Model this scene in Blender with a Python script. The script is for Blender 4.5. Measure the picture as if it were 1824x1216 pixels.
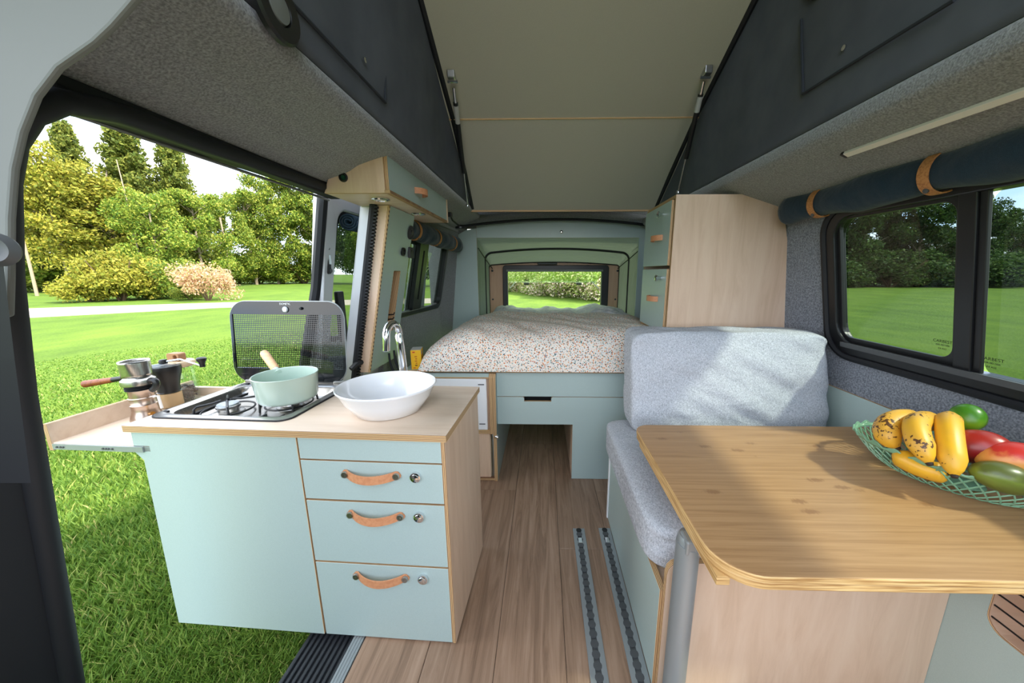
import bpy, bmesh, math, random
import numpy as np
from mathutils import Vector, Matrix
R = math.radians
random.seed(7); rng = np.random.default_rng(7)
SC = bpy.context.scene
COL = SC.collection
for o in list(bpy.data.objects): bpy.data.objects.remove(o, do_unlink=True)

# ------------------------------------------------------------------ camera
FPX, PPX, PPY, PITCH, YAW, EYE = 608.0, 954.0, 608.0, R(11.5), R(1.2), 0.96
cam = bpy.data.cameras.new('camera'); camo = bpy.data.objects.new('camera', cam); COL.objects.link(camo)
cam.sensor_width = 36; cam.lens = FPX / 1824 * 36; cam.shift_x = -(PPX - 912) / 1824
cam.clip_start = 0.02; cam.clip_end = 500
camo.location = (0, 0, EYE); camo.rotation_euler = (R(90) - PITCH, 0, YAW)
SC.camera = camo

# ------------------------------------------------------------------ world, sun, exposure
SC.view_settings.view_transform = 'Standard'; SC.view_settings.look = 'None'
SC.view_settings.gamma = 1; SC.view_settings.use_curve_mapping = False
SC.view_settings.exposure = 1.82
W = bpy.data.worlds.new('sky'); SC.world = W; W.use_nodes = True
nt = W.node_tree; nt.nodes.clear()
wo = nt.nodes.new('ShaderNodeOutputWorld'); bg = nt.nodes.new('ShaderNodeBackground')
tc = nt.nodes.new('ShaderNodeTexCoord'); mp = nt.nodes.new('ShaderNodeMapping'); mp.inputs['Scale'].default_value = (1, 1, 3)
nz = nt.nodes.new('ShaderNodeTexNoise'); nz.inputs['Scale'].default_value = 2.2; nz.inputs['Detail'].default_value = 6
cr = nt.nodes.new('ShaderNodeValToRGB')
cr.color_ramp.elements[0].position = .40; cr.color_ramp.elements[0].color = (.50, .68, .95, 1)
cr.color_ramp.elements[1].position = .56; cr.color_ramp.elements[1].color = (1, 1, 1, 1)
nt.links.new(tc.outputs['Generated'], mp.inputs['Vector']); nt.links.new(mp.outputs['Vector'], nz.inputs['Vector'])
nt.links.new(nz.outputs['Fac'], cr.inputs['Fac']); nt.links.new(cr.outputs['Color'], bg.inputs['Color'])
bg.inputs['Strength'].default_value = 1.32
nt.links.new(bg.outputs['Background'], wo.inputs['Surface'])
sun = bpy.data.lights.new('sun', 'SUN'); sun.energy = 3.3; sun.angle = R(4); sun.color = (1, .93, .80)
suno = bpy.data.objects.new('sun', sun); COL.objects.link(suno)
suno.rotation_euler = Vector((-.62, .30, -.74)).to_track_quat('-Z', 'Y').to_euler()

# ------------------------------------------------------------------ pixel -> world helpers (design aids)
_f = np.array([-math.sin(YAW) * math.cos(PITCH), math.cos(YAW) * math.cos(PITCH), -math.sin(PITCH)])
_r = np.array([math.cos(YAW), math.sin(YAW), 0.]); _u = np.cross(_r, _f); _c = np.array([0, 0, EYE])
def ray(u, v): return _r * (u - PPX) + _f * FPX + _u * (PPY - v)
def onX(u, v, x): d = ray(u, v); return _c + d * (x / d[0])
def onY(u, v, y): d = ray(u, v); return _c + d * (y / d[1])
def onZ(u, v, z): d = ray(u, v); return _c + d * ((z - EYE) / d[2])

# ------------------------------------------------------------------ materials
def srgb(r, g, b):
    f = lambda c: (c / 255 / 12.92) if c / 255 <= .04045 else ((c / 255 + .055) / 1.055) ** 2.4
    return (f(r), f(g), f(b), 1)
def newmat(name):
    m = bpy.data.materials.new(name); m.use_nodes = True
    n = m.node_tree; return m, n, n.nodes['Principled BSDF'], n.links
def N(n, t, **kw):
    x = n.nodes.new(t)
    for k, v in kw.items():
        if k in x.inputs: x.inputs[k].default_value = v
        else: setattr(x, k, v)
    return x
def ramp(n, fac, stops, L):
    c = n.nodes.new('ShaderNodeValToRGB'); e = c.color_ramp.elements
    while len(e) < len(stops): e.new(.5)
    for i, (p, col) in enumerate(stops): e[i].position = p; e[i].color = col
    L.new(fac, c.inputs['Fac']); return c.outputs['Color']
def coords(n, L, stretch=(1, 1, 1), rnd=0):
    t = n.nodes.new('ShaderNodeTexCoord'); m = n.nodes.new('ShaderNodeMapping'); m.inputs['Scale'].default_value = stretch
    if rnd:
        oi = n.nodes.new('ShaderNodeObjectInfo'); mm = N(n, 'ShaderNodeVectorMath', operation='SCALE')
        cb = n.nodes.new('ShaderNodeCombineXYZ')
        for k in range(3): L.new(oi.outputs['Random'], cb.inputs[k])
        L.new(cb.outputs[0], mm.inputs[0]); mm.inputs['Scale'].default_value = rnd
        L.new(mm.outputs[0], m.inputs['Location'])
    L.new(t.outputs['Object'], m.inputs['Vector']); return m.outputs['Vector']
def bumpit(n, L, p, fac, strength, dist):
    b = N(n, 'ShaderNodeBump', Strength=strength, Distance=dist); L.new(fac, b.inputs['Height']); L.new(b.outputs[0], p.inputs['Normal'])
def M(name, col, rough=.5, metal=0, spec=.5, noise=None, bump=None, sheen=0, coat=0):
    """noise=(scale, col2, stretch, lo, hi, detail); bump=(scale, strength, dist)"""
    m, n, p, L = newmat(name)
    p.inputs['Base Color'].default_value = col; p.inputs['Roughness'].default_value = rough
    p.inputs['Metallic'].default_value = metal; p.inputs['Specular IOR Level'].default_value = spec
    if sheen: p.inputs['Sheen Weight'].default_value = sheen
    if coat: p.inputs['Coat Weight'].default_value = coat; p.inputs['Coat Roughness'].default_value = .1
    if noise:
        s, c2, st, lo, hi, de = noise
        t = N(n, 'ShaderNodeTexNoise', Scale=s, Detail=de); L.new(coords(n, L, st, 7), t.inputs['Vector'])
        L.new(ramp(n, t.outputs['Fac'], [(lo, col), (hi, c2)], L), p.inputs['Base Color'])
    if bump:
        t = N(n, 'ShaderNodeTexNoise', Scale=bump[0], Detail=3); L.new(coords(n, L), t.inputs['Vector'])
        bumpit(n, L, p, t.outputs['Fac'], bump[1], bump[2])
    return m
MINT = srgb(174, 192, 188)
m_mint = M('mint_laminate', MINT, .38, noise=(600, srgb(170, 188, 184), (1, 1, 1), .4, .6, 2))
def wood(name, a, b, c, st, scale=9, rough=.45, streak=(.35, .5, .66)):
    m, n, p, L = newmat(name); v = coords(n, L, st, 13)
    t = N(n, 'ShaderNodeTexNoise', Scale=scale, Detail=8, Roughness=.62, Distortion=.6); L.new(v, t.inputs['Vector'])
    L.new(ramp(n, t.outputs['Fac'], [(streak[0], a), (streak[1], b), (streak[2], c)], L), p.inputs['Base Color'])
    p.inputs['Roughness'].default_value = rough
    bumpit(n, L, p, t.outputs['Fac'], .06, .002); return m
bA, bB, bC = srgb(222, 194, 168), srgb(217, 187, 160), srgb(208, 177, 149)
m_birch = wood('birch_ply_face', bA, bB, bC, (7, 7, .8), 4)
m_birch_h = wood('birch_ply_face_flat', srgb(228, 208, 187), srgb(224, 203, 181), srgb(216, 193, 170), (.8, 7, 7), 4)
def plyedge(name, axis, freq=290):
    m, n, p, L = newmat(name); t = n.nodes.new('ShaderNodeTexCoord'); s = n.nodes.new('ShaderNodeSeparateXYZ')
    L.new(t.outputs['Object'], s.inputs[0])
    nz = N(n, 'ShaderNodeTexNoise', Scale=30, Detail=2); L.new(t.outputs['Object'], nz.inputs['Vector'])
    a = N(n, 'ShaderNodeMath', operation='MULTIPLY_ADD'); L.new(s.outputs[axis], a.inputs[0]); a.inputs[1].default_value = freq * 6.2832
    L.new(nz.outputs['Fac'], a.inputs[2])
    si = N(n, 'ShaderNodeMath', operation='SINE'); L.new(a.outputs[0], si.inputs[0])
    md = N(n, 'ShaderNodeMath', operation='MULTIPLY_ADD'); L.new(si.outputs[0], md.inputs[0]); md.inputs[1].default_value = .5; md.inputs[2].default_value = .5
    L.new(ramp(n, md.outputs[0], [(.2, srgb(122, 84, 60)), (.75, srgb(222, 186, 134))], L), p.inputs['Base Color'])
    p.inputs['Roughness'].default_value = .6; return m
m_plyx, m_plyy, m_plyz = (plyedge('ply_edge_' + a, a) for a in 'XYZ')
m_bamboo = wood('bamboo_top', srgb(186, 147, 104), srgb(174, 134, 91), srgb(148, 109, 70), (1.0, 34, 34), 3.4, .38, (.28, .5, .76))
def add_knots(m):
    n = m.node_tree; L = n.links; p = n.nodes['Principled BSDF']; old = p.inputs['Base Color'].links[0].from_socket
    vo = N(n, 'ShaderNodeTexVoronoi', Scale=1, Randomness=1.0); L.new(coords(n, L, (7, 16, 16)), vo.inputs['Vector'])
    nz = N(n, 'ShaderNodeTexNoise', Scale=160, Detail=3); L.new(coords(n, L, (1, .5, 1)), nz.inputs['Vector'])
    ad = N(n, 'ShaderNodeMath', operation='MULTIPLY_ADD'); L.new(nz.outputs['Fac'], ad.inputs[0]); ad.inputs[1].default_value = .22; L.new(vo.outputs['Distance'], ad.inputs[2])
    f = ramp(n, ad.outputs[0], [(.18, (.6, .6, .6, 1)), (.26, (0, 0, 0, 1))], L)
    L.new(mixrgb(n, L, f, old, srgb(128, 88, 54)), p.inputs['Base Color'])
def bamboo_edge():
    m, n, p, L = newmat('bamboo_edge'); v = coords(n, L, (6, 6, 150))
    t = N(n, 'ShaderNodeTexNoise', Scale=2, Detail=2); L.new(v, t.inputs['Vector'])
    L.new(ramp(n, t.outputs['Fac'], [(.35, srgb(166, 122, 70)), (.55, srgb(212, 174, 116)), (.7, srgb(226, 194, 140))], L), p.inputs['Base Color'])
    p.inputs['Roughness'].default_value = .45; return m
m_bamboo_e = bamboo_edge()
def floorwood():
    m, n, p, L = newmat('floor_oak'); v = coords(n, L, (14, .9, 14), 31)
    t = N(n, 'ShaderNodeTexNoise', Scale=3.2, Detail=9, Roughness=.65, Distortion=.8); L.new(v, t.inputs['Vector'])
    c = ramp(n, t.outputs['Fac'], [(.3, srgb(112, 88, 70)), (.5, srgb(146, 118, 96)), (.7, srgb(166, 138, 116))], L)
    oi = n.nodes.new('ShaderNodeObjectInfo'); mr = N(n, 'ShaderNodeMapRange'); mr.inputs['To Min'].default_value = .9; mr.inputs['To Max'].default_value = 1.12
    L.new(oi.outputs['Random'], mr.inputs['Value'])
    mx = N(n, 'ShaderNodeVectorMath', operation='SCALE'); L.new(c, mx.inputs[0]); L.new(mr.outputs[0], mx.inputs['Scale'])
    L.new(mx.outputs[0], p.inputs['Base Color']); p.inputs['Roughness'].default_value = .5
    bumpit(n, L, p, t.outputs['Fac'], .12, .002); return m
m_floor = floorwood()
m_felt = M('grey_felt', srgb(112, 113, 115), 1, spec=.1, noise=(260, srgb(158, 159, 161), (1, 1, 1), .35, .68, 4), bump=(380, .5, .003), sheen=.3)
m_feltw = M('grey_wall_felt', srgb(96, 101, 110), 1, spec=.1, noise=(200, srgb(148, 154, 164), (1, 1, 1), .35, .68, 4), bump=(380, .5, .003), sheen=.3)
m_canvas = M('roof_canvas', srgb(84, 87, 96), .85, spec=.2, noise=(9, srgb(94, 97, 105), (1, 1, 1), .35, .7, 3), bump=(5, .25, .03))
m_canvas2 = M('roof_canvas_seam', srgb(52, 55, 61), .85, spec=.2)
m_ceil = M('ceiling_laminate', srgb(190, 187, 172), .6, noise=(500, srgb(186, 183, 168), (1, 1, 1), .4, .6, 2))
m_black = M('black_plastic', srgb(22, 23, 25), .4)
m_rubber = M('black_rubber', srgb(16, 19, 25), .6)
m_rubber_rib = M('ribbed_step_rubber', srgb(40, 43, 48), .45)
m_dgrey = M('dark_grey_plastic', srgb(58, 58, 60), .6)
m_trimgrey = M('light_grey_trim', srgb(112, 115, 112), .55)
m_white = M('white_plastic', srgb(238, 239, 240), .3)
m_paint = M('silver_white_paint', srgb(205, 207, 210), .25, coat=.5)
m_ceramic = M('white_ceramic', srgb(240, 241, 243), .08, coat=.6)
m_chrome = M('chrome', srgb(225, 226, 228), .06, 1)
m_steel = M('brushed_steel', srgb(196, 194, 190), .28, 1, noise=(40, srgb(176, 173, 168), (1, 12, 1), .35, .65, 3))
m_moka = M('warm_steel', srgb(190, 172, 160), .3, 1)
m_alu = M('anodised_aluminium', srgb(158, 164, 166), .45, .55)
m_alu_d = M('rail_groove', srgb(84, 86, 88), .5, .3)
m_leather = M('tan_leather', srgb(208, 146, 104), .55, noise=(120, srgb(196, 132, 92), (1, 1, 1), .4, .65, 3), bump=(500, .15, .001))
m_cork = M('cork_strap', srgb(190, 132, 78), .7, noise=(220, srgb(160, 104, 58), (1, 1, 1), .45, .65, 3))
m_denim = M('navy_denim', srgb(24, 42, 54), .95, spec=.15, noise=(900, srgb(38, 60, 74), (1, 1, 1), .4, .7, 2), bump=(14, .35, .02), sheen=.2)
def fabric_grey():
    m, n, p, L = newmat('light_grey_weave')
    a = N(n, 'ShaderNodeTexNoise', Scale=1, Detail=2); L.new(coords(n, L, (900, 160, 160)), a.inputs['Vector'])
    b = N(n, 'ShaderNodeTexNoise', Scale=1, Detail=2); L.new(coords(n, L, (160, 900, 900)), b.inputs['Vector'])
    ad = N(n, 'ShaderNodeMath', operation='ADD'); L.new(a.outputs['Fac'], ad.inputs[0]); L.new(b.outputs['Fac'], ad.inputs[1])
    L.new(ramp(n, ad.outputs[0], [(.0, srgb(120, 124, 130)), (.8, srgb(160, 164, 170)), (1, srgb(206, 209, 215))], L), p.inputs['Base Color'])
    md = N(n, 'ShaderNodeMath', operation='MULTIPLY'); L.new(ad.outputs[0], md.inputs[0]); md.inputs[1].default_value = .5
    c = ramp(n, md.outputs[0], [(.36, srgb(142, 146, 153)), (.5, srgb(182, 186, 193)), (.64, srgb(214, 217, 223))], L)
    L.new(c, p.inputs['Base Color']); p.inputs['Roughness'].default_value = .95; p.inputs['Specular IOR Level'].default_value = .15
    wn = N(n, 'ShaderNodeTexNoise', Scale=9, Detail=3, Distortion=1.2); L.new(coords(n, L, (1, 1, 1.6)), wn.inputs['Vector'])
    b2 = N(n, 'ShaderNodeBump', Strength=.35, Distance=.02); L.new(wn.outputs['Fac'], b2.inputs['Height'])
    b1 = N(n, 'ShaderNodeBump', Strength=.25, Distance=.0015); L.new(ad.outputs[0], b1.inputs['Height']); L.new(b2.outputs[0], b1.inputs['Normal']); L.new(b1.outputs[0], p.inputs['Normal']); return m
m_fabric = fabric_grey()
def mixrgb(n, L, fac, a, b):
    mx = n.nodes.new('ShaderNodeMixRGB')
    for s, v in (('Fac', fac), ('Color1', a), ('Color2', b)):
        if hasattr(v, 'is_output'): L.new(v, mx.inputs[s])
        else: mx.inputs[s].default_value = v
    return mx.outputs['Color']
def floral():
    m, n, p, L = newmat('floral_duvet_print'); prev = srgb(234, 226, 216)
    layers = [(120, .30, [(.0, srgb(214, 132, 74)), (.45, srgb(228, 166, 112)), (.7, srgb(230, 194, 156)), (.9, srgb(198, 104, 64))], (0, 0, 0)),
              (104, .25, [(.0, srgb(92, 138, 132)), (.35, srgb(48, 84, 92)), (.6, srgb(150, 178, 172)), (.85, srgb(36, 52, 66))], (3.1, 1.7, .4)),
              (165, .22, [(.0, srgb(116, 148, 170)), (.4, srgb(66, 72, 66)), (.7, srgb(212, 146, 92)), (.9, srgb(124, 158, 138))], (7.3, 4.1, 2.2))]
    for sc, rad, stops, off in layers:
        t = n.nodes.new('ShaderNodeTexCoord'); mpn = n.nodes.new('ShaderNodeMapping'); mpn.inputs['Location'].default_value = off
        L.new(t.outputs['Object'], mpn.inputs['Vector'])
        vo = N(n, 'ShaderNodeTexVoronoi', Scale=sc, Randomness=1.0); L.new(mpn.outputs[0], vo.inputs['Vector'])
        se = n.nodes.new('ShaderNodeSeparateColor'); L.new(vo.outputs['Color'], se.inputs[0])
        rc = n.nodes.new('ShaderNodeValToRGB'); rc.color_ramp.interpolation = 'CONSTANT'; e = rc.color_ramp.elements
        while len(e) < len(stops): e.new(.5)
        for i, (q, cc) in enumerate(stops): e[i].position = q; e[i].color = cc
        L.new(se.outputs[0], rc.inputs['Fac'])
        lt = N(n, 'ShaderNodeMath', operation='LESS_THAN'); L.new(vo.outputs['Distance'], lt.inputs[0]); lt.inputs[1].default_value = rad * 1.12
        prev = mixrgb(n, L, lt.outputs[0], prev, rc.outputs['Color'])
    L.new(prev, p.inputs['Base Color']); p.inputs['Roughness'].default_value = .9; p.inputs['Specular IOR Level'].default_value = .15
    nz = N(n, 'ShaderNodeTexNoise', Scale=14, Detail=3); L.new(coords(n, L), nz.inputs['Vector'])
    bumpit(n, L, p, nz.outputs['Fac'], .3, .02); return m
m_floral = floral(); add_knots(m_bamboo)
m_sheet = M('crumpled_sheet', srgb(222, 219, 216), .9, spec=.15, noise=(30, srgb(198, 199, 204), (1, 1, 1), .4, .6, 3), bump=(20, .4, .02))
def tentmat():
    m, n, p, L = newmat('tail_tent_fabric'); p.inputs['Base Color'].default_value = srgb(112, 118, 110); p.inputs['Roughness'].default_value = .8  # green in the grey base and translucent colours stands for lawn bounce
    tr = n.nodes.new('ShaderNodeBsdfTranslucent'); tr.inputs['Color'].default_value = srgb(92, 104, 84)
    mx = n.nodes.new('ShaderNodeMixShader'); mx.inputs[0].default_value = .16
    nz = N(n, 'ShaderNodeTexNoise', Scale=5, Detail=2); L.new(coords(n, L, (1, 3, 1)), nz.inputs['Vector']); bumpit(n, L, p, nz.outputs['Fac'], .5, .05)
    L.new(p.outputs[0], mx.inputs[1]); L.new(tr.outputs[0], mx.inputs[2]); L.new(mx.outputs[0], n.nodes['Material Output'].inputs[0]); return m
m_tent = tentmat()
def glassmat(name, tint, refl=.06, rough=.0):
    m = bpy.data.materials.new(name); m.use_nodes = True; n = m.node_tree; L = n.links; n.nodes.clear()
    o = n.nodes.new('ShaderNodeOutputMaterial'); t = n.nodes.new('ShaderNodeBsdfTransparent'); t.inputs['Color'].default_value = tint
    g = n.nodes.new('ShaderNodeBsdfGlossy'); g.inputs['Roughness'].default_value = rough; g.inputs['Color'].default_value = (1, 1, 1, 1)
    lw = N(n, 'ShaderNodeLayerWeight', Blend=.5); pw = N(n, 'ShaderNodeMath', operation='POWER'); L.new(lw.outputs['Facing'], pw.inputs[0]); pw.inputs[1].default_value = 4
    k = N(n, 'ShaderNodeMath', operation='MULTIPLY_ADD'); L.new(pw.outputs[0], k.inputs[0]); k.inputs[1].default_value = .35; k.inputs[2].default_value = refl * .5
    mx = n.nodes.new('ShaderNodeMixShader'); L.new(k.outputs[0], mx.inputs[0]); L.new(t.outputs[0], mx.inputs[1]); L.new(g.outputs[0], mx.inputs[2])
    L.new(mx.outputs[0], o.inputs[0]); return m
m_tint = glassmat('tinted_glass', (.25, .29, .27, 1))
m_tint2 = glassmat('tinted_rear_glass', (.36, .40, .36, 1))
m_clear = glassmat('clear_glass', (.94, .97, .95, 1), .1)
m_acryl = glassmat('acrylic_pane', (.80, .93, .72, 1), .12)
def lidmat():
    m, n, p, L = newmat('black_dotted_glass'); p.inputs['Base Color'].default_value = (.010, .012, .013, 1); p.inputs['Roughness'].default_value = .06
    t = n.nodes.new('ShaderNodeTexCoord'); sx = n.nodes.new('ShaderNodeSeparateXYZ'); L.new(t.outputs['Object'], sx.inputs[0])
    sn = []
    for a_, b_ in ((1, 1), (1, -1)):
        q = N(n, 'ShaderNodeMath', operation='MULTIPLY'); L.new(sx.outputs['Z'], q.inputs[0]); q.inputs[1].default_value = b_
        ad = N(n, 'ShaderNodeMath', operation='ADD'); L.new(sx.outputs['X'], ad.inputs[0]); L.new(q.outputs[0], ad.inputs[1])
        fm = N(n, 'ShaderNodeMath', operation='MULTIPLY'); L.new(ad.outputs[0], fm.inputs[0]); fm.inputs[1].default_value = 6.2832 / .0125
        si = N(n, 'ShaderNodeMath', operation='SINE'); L.new(fm.outputs[0], si.inputs[0]); sn.append(si)
    pm = N(n, 'ShaderNodeMath', operation='MULTIPLY'); L.new(sn[0].outputs[0], pm.inputs[0]); L.new(sn[1].outputs[0], pm.inputs[1])
    lt = N(n, 'ShaderNodeMath', operation='GREATER_THAN'); L.new(pm.outputs[0], lt.inputs[0]); lt.inputs[1].default_value = .12
    tr = n.nodes.new('ShaderNodeBsdfTransparent'); tr.inputs['Color'].default_value = (.75, .78, .8, 1)
    mx = n.nodes.new('ShaderNodeMixShader'); L.new(lt.outputs[0], mx.inputs[0]); L.new(p.outputs[0], mx.inputs[1]); L.new(tr.outputs[0], mx.inputs[2])
    L.new(mx.outputs[0], n.nodes['Material Output'].inputs[0]); return m
m_lid = lidmat()
m_lidblack = M('black_lid_glass', (.012, .014, .016, 1), .08)
m_pot = M('pale_mint_enamel', srgb(186, 206, 194), .22, coat=.4)
m_potin = M('pale_pot_lining', srgb(196, 208, 196), .3)
m_beech = M('beech_handle', srgb(222, 180, 134), .5, noise=(30, srgb(208, 164, 118), (1, 1, 6), .4, .6, 3))
m_walnut = M('reddish_wood_handle', srgb(150, 82, 46), .45, noise=(60, srgb(120, 60, 32), (6, 1, 1), .4, .6, 3))
m_bean = M('coffee_beans', srgb(62, 38, 26), .5)
m_basket = M('sage_green_plastic', srgb(126, 172, 140), .35)
m_ybox = M('yellow_card', srgb(240, 184, 24), .5)
m_yprint = M('orange_print', srgb(196, 110, 20), .5)
m_red = M('red_print', srgb(200, 40, 30), .5)
m_cardtop = M('grey_card', srgb(190, 186, 178), .7)
m_green = M('socket_green', srgb(20, 70, 50), .25)
def banana():
    m, n, p, L = newmat('banana_skin'); v = coords(n, L, (1, 1, 1), 5)
    a = N(n, 'ShaderNodeTexNoise', Scale=150, Detail=2); L.new(v, a.inputs['Vector'])
    b = N(n, 'ShaderNodeTexNoise', Scale=20, Detail=2); L.new(v, b.inputs['Vector'])
    mu = N(n, 'ShaderNodeMath', operation='MULTIPLY'); L.new(a.outputs['Fac'], mu.inputs[0]); L.new(b.outputs['Fac'], mu.inputs[1])
    sp = ramp(n, mu.outputs[0], [(.345, (0, 0, 0, 1)), (.375, (1, 1, 1, 1))], L)
    base = ramp(n, b.outputs['Fac'], [(.3, srgb(232, 176, 36)), (.7, srgb(214, 160, 60))], L)
    L.new(mixrgb(n, L, sp, base, srgb(84, 52, 20)), p.inputs['Base Color']); p.inputs['Roughness'].default_value = .42; return m
m_banana = banana(); m_btip = M('banana_tip', srgb(48, 34, 22), .8)
def mango(name, a, b, c, ax=2):
    m, n, p, L = newmat(name); t = n.nodes.new('ShaderNodeTexCoord'); s = n.nodes.new('ShaderNodeSeparateXYZ'); L.new(t.outputs['Generated'], s.inputs[0])
    nz = N(n, 'ShaderNodeTexNoise', Scale=4, Detail=4); L.new(t.outputs['Generated'], nz.inputs['Vector'])
    ad = N(n, 'ShaderNodeMath', operation='MULTIPLY_ADD'); L.new(nz.outputs['Fac'], ad.inputs[0]); ad.inputs[1].default_value = .5; L.new(s.outputs[ax], ad.inputs[2])
    L.new(ramp(n, ad.outputs[0], [(.55, a), (.85, b), (1.0, c)], L), p.inputs['Base Color']); p.inputs['Roughness'].default_value = .32; return m
m_mred = mango('red_mango', srgb(96, 10, 14), srgb(138, 20, 22), srgb(158, 40, 30))
m_myel = mango('yellow_red_mango', srgb(226, 170, 80), srgb(222, 140, 74), srgb(196, 52, 44))
m_mgrn = mango('green_mango', srgb(96, 106, 44), srgb(108, 124, 44), srgb(84, 92, 40))
m_lime = mango('lime_skin', srgb(112, 150, 24), srgb(84, 136, 22), srgb(66, 122, 26))

# ------------------------------------------------------------------ mesh helpers
WM = {}
class MB:
    def __init__(s): s.v = []; s.f = []; s.m = []
    def add(s, vs, fs, mi=0):
        b = len(s.v); s.v += [tuple(map(float, q)) for q in vs]
        for k, f in enumerate(fs): s.f.append(tuple(i + b for i in f)); s.m.append(mi[k] if isinstance(mi, (list, tuple)) else mi)
        return s
    def box(s, x0, x1, y0, y1, z0, z1, m=0, edge=None, axis=None):
        vs = [(x0, y0, z0), (x1, y0, z0), (x1, y1, z0), (x0, y1, z0), (x0, y0, z1), (x1, y0, z1), (x1, y1, z1), (x0, y1, z1)]
        fs = [(0, 3, 2, 1), (4, 5, 6, 7), (0, 1, 5, 4), (2, 3, 7, 6), (1, 2, 6, 5), (3, 0, 4, 7)]
        ax = 'zzyyxx'
        return s.add(vs, fs, [m if (edge is None or ax[i] == axis) else edge for i in range(6)])
    def prism(s, poly, axis, a, b, m=0, edge=None):
        n = len(poly)
        def P(q, t): return {'x': (t, q[0], q[1]), 'y': (q[0], t, q[1]), 'z': (q[0], q[1], t)}[axis]
        vs = [P(q, a) for q in poly] + [P(q, b) for q in poly]
        fs = [tuple(range(n)), tuple(range(2 * n - 1, n - 1, -1))] + [(i, (i + 1) % n, n + (i + 1) % n, n + i) for i in range(n)]
        e = m if edge is None else edge
        return s.add(vs, fs, [m, m] + [e] * n)
    def ring(s, outer, inner, P, a, b, m=0, edge=None):
        n = len(outer)
        vs = [P(q, a) for q in outer] + [P(q, a) for q in inner] + [P(q, b) for q in outer] + [P(q, b) for q in inner]
        fs = []; mi = []; e = m if edge is None else edge
        for i in range(n):
            j = (i + 1) % n
            fs += [(i, j, n + j, n + i), (2 * n + j, 2 * n + i, 3 * n + i, 3 * n + j), (j, i, 2 * n + i, 2 * n + j), (n + i, n + j, 3 * n + j, 3 * n + i)]
            mi += [m, m, e, e]
        return s.add(vs, fs, mi)
    def tube(s, pts, r, n=10, cap=True, m=0, closed=False):
        pts = [Vector(p) for p in pts]; k = len(pts); rr = r if isinstance(r, (list, tuple)) else [r] * k
        vs = []; nrm = None
        for i, p in enumerate(pts):
            if closed: t = (pts[(i + 1) % k] - pts[i - 1]).normalized()
            else: t = (pts[min(i + 1, k - 1)] - pts[max(i - 1, 0)]).normalized()
            if nrm is None: nrm = t.orthogonal().normalized()
            nrm = (nrm - t * nrm.dot(t)); nrm = nrm.normalized() if nrm.length > 1e-6 else t.orthogonal().normalized()
            bn = t.cross(nrm)
            for j in range(n):
                a = 2 * math.pi * j / n; vs.append(p + (nrm * math.cos(a) + bn * math.sin(a)) * rr[i])
        fs = []
        for i in range(k if closed else k - 1):
            i2 = (i + 1) % k
            for j in range(n): fs.append((i * n + j, i * n + (j + 1) % n, i2 * n + (j + 1) % n, i2 * n + j))
        if cap and not closed: fs += [tuple(range(n - 1, -1, -1)), tuple((k - 1) * n + j for j in range(n))]
        return s.add(vs, fs, m)
    def lathe(s, prof, c=(0, 0, 0), n=24, m=0, axis=None, sx=1, sy=1):
        vs = []; q = Vector((0, 0, 1)).rotation_difference(Vector(axis)) if axis else None
        for r, z in prof:
            for j in range(n):
                a = 2 * math.pi * j / n; p = Vector((r * math.cos(a) * sx, r * math.sin(a) * sy, z))
                if q: p = q @ p
                vs.append(p + Vector(c))
        fs = []
        for i in range(len(prof) - 1):
            for j in range(n): fs.append((i * n + j, i * n + (j + 1) % n, (i + 1) * n + (j + 1) % n, (i + 1) * n + j))
        if prof[0][0] > 1e-6: fs.append(tuple(range(n - 1, -1, -1)))
        if prof[-1][0] > 1e-6: fs.append(tuple((len(prof) - 1) * n + j for j in range(n)))
        return s.add(vs, fs, m)
    def grid(s, nu, nv, fn, wrap=False, m=0):
        vs = [fn(i / (nu if wrap else nu - 1), j / (nv - 1)) for i in range(nu) for j in range(nv)]
        fs = []
        for i in range(nu if wrap else nu - 1):
            i2 = (i + 1) % nu
            for j in range(nv - 1): fs.append((i * nv + j, i2 * nv + j, i2 * nv + j + 1, i * nv + j + 1))
        return s.add(vs, fs, m)
    def build(s, name, mats, parent=None, bevel=0, smooth=False, local=False, seg=2, weld=False, auto=None):
        me = bpy.data.meshes.new(name); vs = s.v
        if parent is not None and not local:
            inv = WM[parent.name].inverted(); vs = [inv @ Vector(q) for q in vs]
        me.from_pydata([tuple(q) for q in vs], [], s.f)
        for mm in (mats if isinstance(mats, (list, tuple)) else [mats]): me.materials.append(mm)
        me.polygons.foreach_set('material_index', s.m)
        bm = bmesh.new(); bm.from_mesh(me)
        if weld: bmesh.ops.remove_doubles(bm, verts=bm.verts, dist=1e-5)
        bmesh.ops.recalc_face_normals(bm, faces=bm.faces); bm.to_mesh(me); bm.free()
        if smooth or auto:
            me.polygons.foreach_set('use_smooth', [True] * len(me.polygons))
            if auto is not None or smooth is True:
                try: me.set_sharp_from_angle(angle=R(auto or 42))
                except Exception: pass
        o = bpy.data.objects.new(name, me); COL.objects.link(o)
        if parent is not None: o.parent = parent; WM[o.name] = WM[parent.name]
        else: WM[o.name] = Matrix()
        if bevel:
            b = o.modifiers.new('bevel', 'BEVEL'); b.width = bevel; b.segments = seg; b.limit_method = 'ANGLE'; b.angle_limit = R(35)
        return o
def tag(o, label, cat, group=None, kind=None):
    o['label'] = label; o['category'] = cat
    if group: o['group'] = group
    if kind: o['kind'] = kind
    return o
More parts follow.
